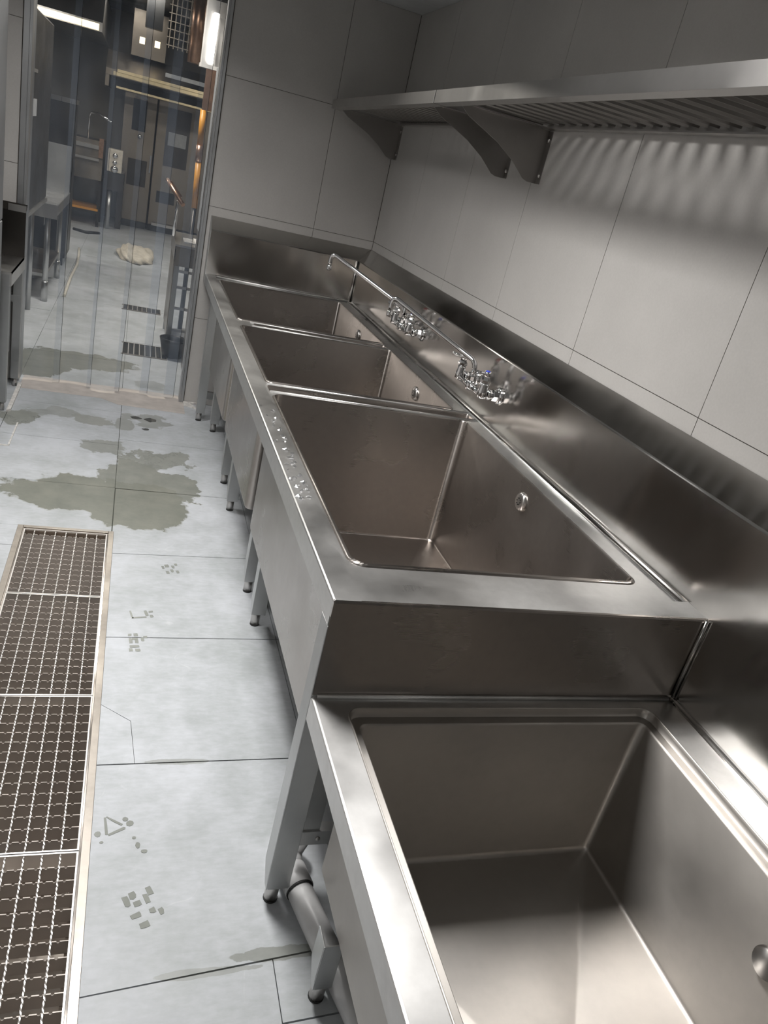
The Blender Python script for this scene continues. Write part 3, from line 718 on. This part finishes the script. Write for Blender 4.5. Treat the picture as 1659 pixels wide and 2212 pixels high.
for k in range(6):
    y1, y0 = seams[k]-0.0015, seams[k+1]+0.0015
    t = thing('floor_grating', ((gx0+gx1)/2, (y0+y1)/2, 0), lab[k], 'grating', 'floor gratings over the channel')
    f = MB()
    f.box(gx0, gx0+0.004, y0, y1, -0.046, 0.001); f.box(gx1-0.004, gx1, y0, y1, -0.046, 0.001)
    f.box(gx0+0.004, gx1-0.004, y0, y0+0.004, -0.046, 0.001); f.box(gx0+0.004, gx1-0.004, y1-0.004, y1, -0.046, 0.001)
    f.build('grating_frame', M['grate'], t)
    cxg = (gx0+gx1)/2; nb = 8
    rd = None
    for i in range(1, nb):
        x = gx0+(gx1-gx0)*i/nb
        if rd is None:
            mb = MB(); q = y0+0.004
            # twisted square rod
            vs = []; fs = []; nn = max(6, int((y1-y0)/0.006)); w_ = 0.0025
            for s_ in range(nn+1):
                a = 0.38*math.sin(s_*math.pi/2)
                for c in range(4):
                    an = a+math.pi/2*c+math.pi/4
                    vs.append((w_*math.cos(an), y0+0.004+(y1-y0-0.008)*s_/nn, -0.0028+w_*math.sin(an)))
            for s_ in range(nn):
                for c in range(4): fs.append((s_*4+c, s_*4+(c+1) % 4, s_*4+4+(c+1) % 4, s_*4+4+c))
            mb.add(vs, fs); o = mb.build('rod', M['grate']); rd = o.data; bpy.data.objects.remove(o)
        o = bpy.data.objects.new('rod', rd); COL.objects.link(o); o.parent = t; o.location = (x-cxg, -(y0+y1)/2, 0.0)
    nc = max(2, round((y1-y0)/0.0375))
    for i in range(1, nc):
        o = bpy.data.objects.new('cross_bar', bar_data); COL.objects.link(o); o.parent = t
        o.location = (0, (y1-y0)*(i/nc-0.5), 0)

# ------------------------------------------------------------ strip curtain in the doorway
cu = thing('strip_curtain', (-0.1, 4.97, 0), 'clear vinyl strip curtain hanging in the doorway at the left', 'curtain')
strips = [(-0.572, -0.352, 4.955, 0.02), (-0.388, -0.168, 4.985, 0.03), (-0.190, 0.003, 4.955, -0.028), (-0.027, 0.172, 4.985, 0.022), (0.122, 0.333, 4.955, -0.02), (0.272, 0.369, 4.985, 0.01)]
for (xa, xb, yc, bow) in strips:
    mb = MB(); nx = 8; zs = [0.012, 0.3, 0.8, 1.3, 1.8, 2.3]; vs = []
    for iz, z in enumerate(zs):
        for i in range(nx+1):
            u = i/nx; lean = 0.012*math.sin(z*1.7+xa*9)
            vs.append((xa+(xb-xa)*u+0.004*math.sin(z*2+xa*5), yc+bow*(1-(2*u-1)**2)*(1-0.75*z/2.3)+lean*(1-z/2.4), z))
    fs = [(j*(nx+1)+i, j*(nx+1)+i+1, (j+1)*(nx+1)+i+1, (j+1)*(nx+1)+i) for j in range(len(zs)-1) for i in range(nx)]
    mb.add(vs, fs, True); mb.build('vinyl_strip', M['vinyl'], cu)
    MB().tube([(xb+0.004*math.sin(z*2+xa*5), yc+0.012*math.sin(z*1.7+xa*9)*(1-z/2.4), z) for z in zs], 0.0012, 6).build('strip_edge', M['dark_edge'] if 'dark_edge' in M else M['dark'], cu)
MB().box(-0.574, 0.369, 4.945, 5.0, 2.29, 2.335).build('hanging_rail', M['jamb'], cu)

# ------------------------------------------------------------ left side of the wash room
lt = thing('left_sink_table', (-0.8, 4.6, 0), 'stainless sink table with splashback squeezed beside the left door jamb', 'sink')
LX = -0.562
MB().sheet([(4.850, 0.745), (4.850, 0.985), (4.90, 1.02)], 0, -1.2, LX).build('backsplash', M['dark_steel'], lt, solid=0.003)  # black colour stands in for a dark reflection in this stainless splash
MB().box(LX-0.09, LX, 4.846, 4.849, 0.985, 1.02).build('splash_lip', M['shelf'], lt)
MB().box(-1.2, LX, 4.37, 4.849, 0.735, 0.745).build('table_top', M['counter'], lt)
MB().box(LX-0.004, LX, 4.37, 4.90, 0.675, 0.745).build('apron', M['shelf'], lt)
MB().box(-1.2, LX, 4.36, 4.364, 0.675, 0.745).build('apron', M['shelf'], lt)
MB().box(-1.15, -0.615, 4.42, 4.80, 0.20, 0.735).build('bowl', M['white_board'], lt, bevel=0.02)
for (x, y) in ((LX-0.045, 4.845), (LX-0.05, 4.40), (-1.18, 4.845)):
    l = MB().box(x, x+0.042, y-0.042, y, 0.05, 0.735).build('leg', M['pinkleg'] if 'pinkleg' in M else M['leg'], lt)
    MB().lathe([(0.013, 0), (0.013, 0.06)], (x+0.02, y-0.02, 0), (0, 0, 1), 12).build('foot', M['shelf'], l)
MB().box(-1.2, LX-0.01, 4.80, 4.84, 0.50, 0.54).build('rail', M['leg'], lt)
cb = thing('steel_cabinet', (-0.9, 3.9, 0), 'tall brushed steel cabinet cut by the left edge of the photo', 'cabinet')
MB().box(-1.30, -0.606, 3.72, 4.30, 0.10, 2.05).build('body', M['jamb'], cb, bevel=0.004)
MB().box(-0.606, -0.600, 3.73, 4.285, 0.14, 1.00).build('door', M['jamb'], cb, bevel=0.002)
MB().box(-0.606, -0.600, 3.73, 4.285, 1.01, 2.03).build('door', M['jamb'], cb, bevel=0.002)
MB().box(-1.28, -0.63, 3.75, 4.28, 0.0, 0.10).build('plinth', M['dark_steel'], cb)

# ------------------------------------------------------------ kitchen beyond the curtain
K = M['kitchen_steel']
# work table, left, end-on
tb = thing('work_table', (-1.0, 7.9, 0), 'steel work table with upright end panel seen through the curtain, left of the aisle', 'table')
MB().box(-1.6, -0.60, 7.15, 8.40, 0.765, 0.80).build('table_top', M['counter'], tb)
MB().box(-1.6, -0.598, 7.14, 7.15, 0.69, 0.80).build('apron', M['shelf'], tb)
MB().box(-0.602, -0.596, 7.15, 8.40, 0.72, 0.80).build('apron', M['shelf'], tb)
MB().box(-1.6, -0.61, 8.38, 8.40, 0.80, 1.205).build('end_panel', M['jamb'], tb)
MB().box(-1.6, -0.70, 7.20, 7.9, 0.62, 0.69).build('drawer', M['dark_steel'], tb)
for x, y in ((-0.70, 7.2), (-0.70, 8.3), (-1.5, 7.2), (-1.5, 8.3)):
    l = MB().lathe([(0.022, 0.10), (0.022, 0.77)], (x+0.03, y, 0), (0, 0, 1), 14).build('leg', M['leg'], tb)
    MB().lathe([(0.027, 0.0), (0.027, 0.16), (0.022, 0.17)], (x+0.03, y, 0), (0, 0, 1), 14).build('foot', M['leg'], l)
MB().box(-1.5, -0.66, 7.25, 8.35, 0.22, 0.25).build('undershelf', K, tb)
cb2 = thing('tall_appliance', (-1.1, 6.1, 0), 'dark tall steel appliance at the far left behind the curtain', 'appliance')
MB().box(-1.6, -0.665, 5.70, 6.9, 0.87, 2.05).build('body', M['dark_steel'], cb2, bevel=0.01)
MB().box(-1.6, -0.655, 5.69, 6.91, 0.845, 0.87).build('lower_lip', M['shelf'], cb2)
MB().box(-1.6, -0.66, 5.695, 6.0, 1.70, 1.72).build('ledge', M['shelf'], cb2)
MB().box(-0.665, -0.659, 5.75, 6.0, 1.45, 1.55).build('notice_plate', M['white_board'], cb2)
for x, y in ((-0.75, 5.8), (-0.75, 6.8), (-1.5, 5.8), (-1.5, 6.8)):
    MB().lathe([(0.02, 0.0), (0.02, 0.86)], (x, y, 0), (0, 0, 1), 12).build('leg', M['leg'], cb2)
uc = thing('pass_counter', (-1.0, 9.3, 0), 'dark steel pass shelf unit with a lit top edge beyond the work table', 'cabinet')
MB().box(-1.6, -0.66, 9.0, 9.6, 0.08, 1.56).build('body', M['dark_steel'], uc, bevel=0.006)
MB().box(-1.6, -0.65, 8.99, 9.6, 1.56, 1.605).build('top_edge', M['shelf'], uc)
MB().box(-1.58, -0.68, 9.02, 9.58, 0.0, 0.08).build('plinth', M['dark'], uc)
for k in range(3): MB().box(-0.86+0.09*k, -0.858+0.09*k, 8.988, 8.99, 1.56, 1.605).build('joint', M['dark'], uc)
# hood with warm light
hd = thing('extractor_hood', (-0.9, 12.2, 2.3), 'long extractor hood with a warm lit face at the top left of the kitchen', 'hood')
MB().prism([(11.6, 2.42), (11.6, 2.52), (11.9, 2.86), (13.9, 2.86), (13.9, 2.42)], 0, -1.7, -0.58).build('canopy', M['shelf'], hd)
MB().box(-1.6, -0.62, 11.585, 11.6, 2.43, 2.50).build('lamp_cover', M['lamp_warm'], hd)
MB().box(-1.3, -0.75, 11.95, 12.3, 2.86, 2.95).build('duct', M['shelf'], hd)
hd2 = thing('extractor_hood', (0.25, 12.9, 2.1), 'grey extractor hood over the far appliances in the middle of the doorway view', 'hood')
MB().prism([(12.6, 2.02), (12.6, 2.10), (12.9, 2.34), (13.9, 2.34), (13.9, 2.02)], 0, -0.55, 0.95).build('canopy', K, hd2)
MB().box(-0.45, 0.9, 12.58, 12.6, 2.03, 2.075).build('lip', M['brass'] if 'brass' in M else M['shelf'], hd2)  # lip and the bars below it carry the tube reflections as colour
MB().box(-0.40, 0.9, 12.60, 13.0, 1.88, 1.905).build('glint_rail', M['brass'], hd2)
MB().box(-0.40, 0.9, 12.56, 12.60, 2.075, 2.11).build('glint_strip', M['brass'], hd2)
MB().box(0.22, 0.75, 12.50, 12.55, 2.17, 2.22).build('pale_cover', M['white_board'], hd2)
MB().box(-0.55, -0.50, 12.62, 13.9, 1.88, 2.02).build('side_cheek', K, hd2)
for x in (-0.12, 0.08):
    l = MB().box(x-0.035, x+0.035, 12.75, 12.76, 2.50, 2.58).build('lamp', M['lamp_warm'], hd2)
MB().box(-0.25, 0.2, 12.76, 13.2, 2.34, 2.9).build('flue', K, hd2)
# far appliances: tall cabinets and a door with window
ap = thing('cold_store_door', (-0.05, 13.55, 0), 'steel cabinet door with narrow dark window and round knob on the far kitchen wall', 'door')
MB().box(-0.30, 0.17, 13.5, 13.9, 0.10, 1.90).build('door_leaf', K, ap, bevel=0.006)
MB().box(-0.17, 0.03, 13.49, 13.5, 1.40, 1.83).build('window', M['dark'], ap)
MB().box(-0.15, 0.03, 13.485, 13.49, 1.845, 1.875).build('name_plate', M['white_board'], ap)
MB().lathe([(0.02, 0), (0.035, 0.02), (0.03, 0.04), (0, 0.045)], (-0.04, 13.5, 1.33), (0, -1, 0), 16).build('knob', M['chrome'], ap)
MB().box(-0.18, 0.10, 13.492, 13.5, 0.62, 1.0).build('kick_grille', M['dark_steel'], ap)
MB().box(0.135, 0.155, 13.45, 13.5, 0.85, 1.10).build('handle', M['chrome'], ap)
MB().box(-0.29, 0.16, 13.52, 13.88, 0.0, 0.10).build('plinth', M['dark'], ap)
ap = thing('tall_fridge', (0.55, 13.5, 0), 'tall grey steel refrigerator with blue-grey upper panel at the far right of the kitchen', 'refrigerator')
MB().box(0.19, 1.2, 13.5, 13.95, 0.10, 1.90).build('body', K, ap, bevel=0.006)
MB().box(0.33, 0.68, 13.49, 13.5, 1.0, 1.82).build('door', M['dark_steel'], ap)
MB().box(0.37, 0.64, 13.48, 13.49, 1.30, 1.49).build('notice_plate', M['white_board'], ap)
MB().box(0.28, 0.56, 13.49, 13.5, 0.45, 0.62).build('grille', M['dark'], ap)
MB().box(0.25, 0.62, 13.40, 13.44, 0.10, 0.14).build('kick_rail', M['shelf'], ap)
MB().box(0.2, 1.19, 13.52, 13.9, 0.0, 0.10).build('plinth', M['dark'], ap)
ap = thing('cook_range', (-0.65, 13.0, 0), 'steel cooking range with control box and brass taps beyond the work table', 'stove')
MB().box(-1.5, -0.50, 12.6, 13.4, 0.64, 1.16).build('body', K, ap, bevel=0.006)
MB().box(-1.5, -0.52, 12.55, 12.6, 1.05, 1.10).build('front_rail', M['shelf'], ap)
MB().box(-1.5, -0.55, 12.50, 12.54, 0.90, 0.93).build('towel_rail', M['shelf'], ap)
MB().box(-0.56, -0.50, 12.50, 12.58, 0.95, 1.20).build('valve_block', M['copper'], ap)
MB().box(-1.5, -0.52, 12.6, 13.3, 0.22, 0.25).build('undershelf', M['orange'], ap)
for x, y in ((-0.52, 12.65), (-0.52, 13.3), (-1.45, 12.65), (-1.45, 13.3)): MB().box(x-0.02, x+0.02, y-0.02, y+0.02, 0, 0.64).build('leg', M['dark_steel'], ap)
MB().tube([(-0.72, 12.7, 1.16), (-0.72, 12.7, 1.45), (-0.70, 12.7, 1.50), (-0.60, 12.62, 1.51), (-0.42, 12.5, 1.44)], 0.012, 10).build('swing_tap', M['chrome'], ap)
ap = thing('control_box', (-0.34, 12.9, 0), 'small beige control box with round dials on a dark stand in the far kitchen', 'control box')
MB().box(-0.44, -0.24, 12.6, 12.9, 0.80, 1.10).build('box', M['bag'], ap, bevel=0.01)
MB().box(-0.46, -0.20, 12.62, 13.3, 0.55, 0.80).build('housing', M['dark_steel'], ap)
for z, r in ((1.02, 0.035), (0.93, 0.03), (0.84, 0.05)): MB().lathe([(r, 0), (r, 0.02), (0, 0.03)], (-0.34, 12.6, z), (0, -1, 0), 14).build('dial', M['chrome'], ap)
MB().lathe([(0.028, 0), (0.028, 0.56)], (-0.38, 12.68, 0), (0, 0, 1), 14).build('post', M['leg'], ap)
MB().box(-0.28, -0.20, 12.9, 13.3, 0, 0.55).build('leg', M['dark_steel'], ap)
# right side of the kitchen view
rk = thing('dish_landing_table', (0.75, 6.5, 0), 'narrow steel landing table with bent handrail just behind the curtain on the right', 'table')
MB().box(0.30, 1.2, 6.15, 6.94, 0.80, 0.815).build('table_top', M['shelf'], rk)
MB().box(0.30, 0.306, 6.15, 6.94, 0.70, 0.80).build('apron', M['shelf'], rk)
MB().box(0.30, 1.2, 6.15, 6.156, 0.66, 0.80).build('apron', K, rk)
for k in range(5): MB().box(0.36, 0.80, 6.17+0.05*k, 6.19+0.05*k, 0.83, 0.842).build('grille_slat', M['caulk'], rk)
MB().box(0.44, 0.47, 6.16, 6.44, 0.815, 0.845).build('grille_side', M['caulk'], rk)
for x, y in ((0.31, 6.17), (0.31, 6.89), (1.15, 6.17), (1.15, 6.89)): MB().box(x, x+0.035, y, y+0.035, 0, 0.80).build('leg', M['leg'], rk)
for z in (0.16, 0.33, 0.49, 0.61): MB().box(0.345, 1.15, 6.175, 6.195, z, z+0.018).build('rail', M['shelf'], rk)
MB().box(0.305, 0.315, 6.20, 6.89, 0.10, 0.70).build('side_panel', K, rk)
MB().tube([(0.30, 6.6, 0.815), (0.30, 6.6, 1.05), (0.31, 6.6, 1.09)], 0.013, 12).build('handrail_post', M['chrome'], rk)
MB().tube([(0.335, 6.45, 1.07), (0.225, 6.62, 1.19), (0.215, 6.72, 1.205), (0.235, 6.85, 1.19), (0.33, 6.8, 1.09)], 0.017, 12).build('handrail', M['copper'], rk)
bk = tag(MB().lathe([(0.055, 0.0), (0.075, 0.01), (0.100, 0.12), (0.105, 0.145), (0.098, 0.145), (0.090, 0.12), (0.07, 0.02), (0, 0.02)], (0.36, 6.02, 0.0), (0, 0, 1), 24).build('dark_pan', M['dark_steel']), 'dark round bucket on the floor behind the curtain beside the floor drain', 'bucket')
op = thing('gas_pipe', (0.44, 7.0, 0), 'orange upright gas pipe with valve at the right edge of the curtain view', 'pipe')
MB().tube([(0.455, 7.0, 1.02), (0.445, 7.0, 1.38)], 0.024, 14).build('pipe', M['orange'], op)
MB().tube([(0.443, 7.0, 1.38), (0.44, 7.0, 1.50)], 0.028, 14).build('valve', M['copper'], op)
MB().tube([(0.44, 7.0, 1.50), (0.435, 7.0, 1.76)], 0.024, 14).build('pipe', M['orange'], op)
MB().box(0.42, 0.50, 6.98, 7.02, 1.76, 2.05).build('bracket_box', M['copper'], op)
MB().tube([(0.455, 7.0, 0.0), (0.455, 7.0, 1.02)], 0.018, 12).build('riser', M['dark_steel'], op)
rc = tag(MB().box(0.418, 0.45, 5.50, 5.9, 0.98, 2.0).build('narrow_door_edge', M['white_board'], bevel=0.004), 'pale narrow upright panel edge close behind the right door jamb', 'panel')
MB().box(0.42, 0.44, 5.55, 5.85, 0, 0.98).build('leg', K, rc)
hd3 = thing('lit_hood', (0.6, 8.0, 2.3), 'shiny hood with a bright upright tube at the top right of the curtain view', 'hood')
MB().box(0.41, 0.64, 7.80, 7.83, 2.13, 2.62).build('reflector', M['shelf'], hd3)
MB().box(0.40, 0.66, 7.72, 7.83, 2.10, 2.13).build('bottom_rim', M['shelf'], hd3)
MB().tube([(0.490, 7.72, 2.15), (0.495, 7.74, 2.52)], 0.024, 12).build('bright_tube', M['tube_on'], hd3)  # upright emissive tube drawing one bright bar
MB().box(0.66, 1.5, 7.8, 8.7, 2.13, 2.58).build('side', M['shelf'], hd3)
hd3b = tag(MB().lathe([(0.07, 0), (0.07, 0.75)], (0.42, 9.1, 2.2), (0, 0, 1), 18).build('flue_pipe', M['copper']), 'copper coloured flue pipe beside the lit hood', 'flue')
dk_ = tag(MB().box(-0.07, 0.09, 8.9, 9.0, 2.38, 2.95).build('ceiling_duct', M['dark']), 'black duct hanging from the kitchen ceiling', 'duct')
rk2 = thing('ceiling_grid', (0.3, 9.4, 2.5), 'hanging wire grid under the kitchen ceiling', 'rack')
for k in range(5): MB().box(0.16+0.045*k, 0.168+0.045*k, 9.2, 9.21, 2.28, 2.92).build('wire', K, rk2)
for k in range(9): MB().box(0.14, 0.37, 9.19, 9.2, 2.30+0.07*k, 2.308+0.07*k).build('wire', K, rk2)
# loose things on the kitchen floor
bag = bmesh.new(); bmesh.ops.create_icosphere(bag, subdivisions=4, radius=1.0)
for v in bag.verts:
    n_ = math.sin(v.co.x*5+1)*math.cos(v.co.y*6)*0.10+math.sin(v.co.x*13+v.co.z*9)*0.05
    v.co = Vector((v.co.x*0.22*(1+n_), v.co.y*0.55*(1+n_), max(0.0, v.co.z+0.25)*0.09*(1+2*n_)))
me = bpy.data.meshes.new('plastic_bag'); bag.to_mesh(me); bag.free(); me.materials.append(M['bag'])
for p in me.polygons: p.use_smooth = True
o = bpy.data.objects.new('plastic_bag', me); COL.objects.link(o); o.location = (0.05, 10.55, 0.0)
tag(o, 'crumpled cream plastic bag lying on the kitchen floor', 'bag')
tag(MB().tube([(-0.535, 7.5, 0.012), (-0.55, 8.4, 0.012), (-0.545, 9.2, 0.012), (-0.575, 9.9, 0.012), (-0.60, 10.3, 0.012)], 0.014, 10).build('hose', M['hose']), 'short cream plastic hose lying on the kitchen floor', 'hose')
tag(MB().tube([(-0.78, 11.9, 0.012), (-0.62, 11.75, 0.02), (-0.45, 11.95, 0.012)], 0.02, 8).build('dark_cable', M['rubber']), 'dark cable end lying on the far kitchen floor', 'cable')
for (x0, x1, y0, y1, lb_) in ((0.0, 0.32, 5.90, 6.22, 'square steel floor drain cover just behind the curtain'), (-0.03, 0.30, 7.42, 7.60, 'second floor drain cover farther into the kitchen')):
    t = thing('drain_cover', ((x0+x1)/2, (y0+y1)/2, 0), lb_, 'drain cover', 'kitchen floor drains')
    MB().box(x0, x1, y0, y1, 0.0003, 0.002).build('plate', M['dark'], t)
    MB().box(x0-0.012, x1, y0-0.012, y0, 0.0003, 0.006).build('rim', M['frame'], t); MB().box(x0-0.012, x1, y1, y1+0.012, 0.0003, 0.006).build('rim', M['frame'], t)
    n_ = 8
    for k in range(n_+1):
        x = x0+(x1-x0)*k/n_; MB().box(x-0.003, x+0.003, y0, y1, 0.002, 0.007).build('bar', M['grate'], t)

# ------------------------------------------------------------ wet shoe prints on the slabs
def blob(pts, z=0.0012):
    mb = MB(); mb.prism(pts, 2, 0.0006, z); return mb
def wet_print(cx, cy, cells, label, ang=0.0, sc=1.0):
    t = MB(); c, s_ = math.cos(ang), math.sin(ang)
    for (x0, x1, y0, y1) in cells:
        q = []
        for (x, y) in ((x0, y0), ((x0+x1)/2, y0-0.001), (x1, y0), (x1+0.001, (y0+y1)/2), (x1, y1), (x0, y1)):
            x = x*sc+random.uniform(-0.001, 0.001); y = y*sc+random.uniform(-0.0015, 0.0015)
            q.append((cx+x*c-y*s_, cy+x*s_+y*c))
        t.prism(q, 2, 0.0004, 0.0009)
    return tag(t.build('wet_footprint', M['puddle']), label, 'footprint', 'wet shoe prints')
heel = [(0, .011, 0, .03), (0.011, .03, 0.02, .03), (0.019, .03, 0, .02), (0, .012, .042, .055), (.018, .032, .040, .057), (0.04, .05, .01, .03), (.05, .062, 0.028, .038), (0, .03, -.025, -.013), (-.004, .008, -.045, -.030), (.016, .032, -.048, -.034)]
wet_print(0.118, 1.235, [(0, .012, .004, .030), (.016, .030, .018, .036), (.018, .034, -.004, .010), (.002, .024, -.032, -.020), (.012, .032, -.062, -.048), (.044, .054, -.006, .018), (.056, .068, .012, .034), (.044, .056, -.034, -.022), (.062, .072, -.046, -.030)], 'wet shoe print on the stone slab beside the fourth floor grating', 0.35)
def wet_shape(polys, label):
    t = MB()
    for pl_ in polys: t.prism(pl_, 2, 0.0004, 0.0009)
    return tag(t.build('wet_footprint', M['puddle']), label, 'footprint', 'wet shoe prints')
def bar(ax, ay, bx_, by_, w0, w1):
    d = Vector((bx_-ax, by_-ay)).normalized(); n_ = Vector((-d.y, d.x))
    return [(ax-n_.x*w0, ay-n_.y*w0), (bx_-n_.x*w1, by_-n_.y*w1), (bx_+d.x*w1*0.7, by_+d.y*w1*0.7), (bx_+n_.x*w1, by_+n_.y*w1), ((ax+bx_)/2+n_.x*w0*1.3, (ay+by_)/2+n_.y*w0*1.3), (ax+n_.x*w0, ay+n_.y*w0)]
def drop(x, y, rx, ry): return [(x+rx*math.cos(k*0.7854)*random.uniform(.8, 1.1), y+ry*math.sin(k*0.7854)*random.uniform(.8, 1.1)) for k in range(8)]
wet_shape([bar(0.062, 1.500, 0.068, 1.447, 0.0028, 0.0035), bar(0.072, 1.444, 0.110, 1.464, 0.003, 0.004), bar(0.104, 1.474, 0.066, 1.502, 0.003, 0.0015),
           drop(0.122, 1.478, 0.010, 0.009), drop(0.111, 1.492, 0.008, 0.007), drop(0.047, 1.449, 0.008, 0.010), drop(0.057, 1.423, 0.005, 0.004), drop(0.133, 1.432, 0.005, 0.005), drop(0.142, 1.409, 0.006, 0.010), drop(0.157, 1.390, 0.009, 0.006)],
          'wet triangular shoe mark beside the drain rim')
wet_print(0.108, 2.25, heel, 'faint wet shoe print on the joint beside the second grating', 0.1)
wet_print(0.115, 2.40, [(0, .005, 0, .05), (0.002, .05, 0, .006), (.05, .06, .01, .045), (.065, .075, 0, .012), (.065, .08, .03, .04)], 'small wet triangular mark in the middle of the slab', 0.2)
wet_print(0.255, 2.77, [(-0.03, -.02, 0, .02), (-.015, 0, .01, .03), (.01, .02, 0, .02), (.025, .035, .02, .035), (-.02, -.01, -.04, -.02), (0.0, .01, -.03, -.01), (.02, .03, -.04, -.02)], 'wet shoe print on the slab below the big puddle', 0.2)

# torn protective film left on the front rim and the splash
def film(name, pts, label, up, grp='torn bits of protective film'):
    mb = MB(); vs = []; n_ = len(pts)
    for (x, y, z) in pts: vs.append((x, y, z))
    c = tuple(sum(p[i] for p in pts)/n_ for i in range(3)); c = (c[0]+up[0], c[1]+up[1], c[2]+up[2])
    vs.append(c); mb.add(vs, [(i, (i+1) % n_, n_) for i in range(n_)])
    return mb.build(name, M['film'])
fr_ = thing('protective_film', (0.45, 1.75, ZR), 'crinkled scraps of clear protective film on the front rim beside the first bowl', 'film')
for q in range(44):
    x = random.uniform(XF+0.008, XF+0.050); y = random.choice([random.gauss(1.74, 0.05), random.gauss(1.95, 0.12), random.gauss(2.2, 0.12)]); a = random.uniform(0, 3.14)
    l = random.uniform(0.004, 0.014); w_ = random.uniform(0.001, 0.006)
    pts = []
    for k in range(5):
        an = a+2*math.pi*k/5
        px = min(max(x+l*math.cos(an)*random.uniform(.5, 1), XF+0.006), XF+0.055); py = y+w_*2*math.sin(an)*random.uniform(.5, 1.5)
        pts.append((px, py, ZR+0.0006+random.uniform(0, 0.002)))
    o = film('film_scrap', pts, '', (0, 0, 0.004)); put(o, fr_)

# water lying in the low bowl and on the floor near the door
M['water'] = plain('clear_water', (0.10, 0.10, 0.095), 0.03, 0, 0.02)
for (x, y, rx, ry, lb_) in ((0.108, 4.52, 0.034, 0.024, 'left one of the small shiny water pools on the slabs before the doorway'), (0.190, 4.51, 0.034, 0.034, 'biggest of the small shiny water pools before the doorway, on the right'), (0.165, 4.34, 0.022, 0.018, 'small shiny water pool nearest the viewer, before the doorway')):
    mb = MB(); mb.prism([(x+rx*math.cos(k*0.5236)*random.uniform(.7, 1.15), y+ry*math.sin(k*0.5236)*random.uniform(.7, 1.15)) for k in range(12)], 2, 0.0004, 0.0012)
    tag(mb.build('water_pool', M['water']), lb_, 'water', 'small water pools by the doorway')
dm = MB(); md = plain('water_drop', (0.55, 0.53, 0.50), 0.05, 0.6, 0.02)
zf = 0.190
def zfloor(x, y):      # the falls of the bowl floor
    a = min((1.226-x)/(1.226-0.867), 1) if x > 0.867 else min((x-0.509)/(0.867-0.509), 1)
    b = min((1.159-y)/(1.159-0.60), 1); return zf-0.016*max(0, min(a, b))
for k in range(170):
    x = random.gauss(0.70, 0.06); y = random.gauss(0.86, 0.035)
    if k % 4 == 0: x = random.uniform(0.55, 1.18); y = random.uniform(0.70, 1.0)
    if not (0.53 < x < 1.2): continue
    r = random.choice([0.0008, 0.0012, 0.0018]); z = zfloor(x, y)
    dm.lathe([(r, -0.0005), (r*0.8, r*0.45), (0.0, r*0.7)], (x, y, z), (0, 0, 1), 6)
tag(dm.build('water_drops', md), 'scattered water drops on the floor of the low foreground sink', 'water', None, 'stuff')
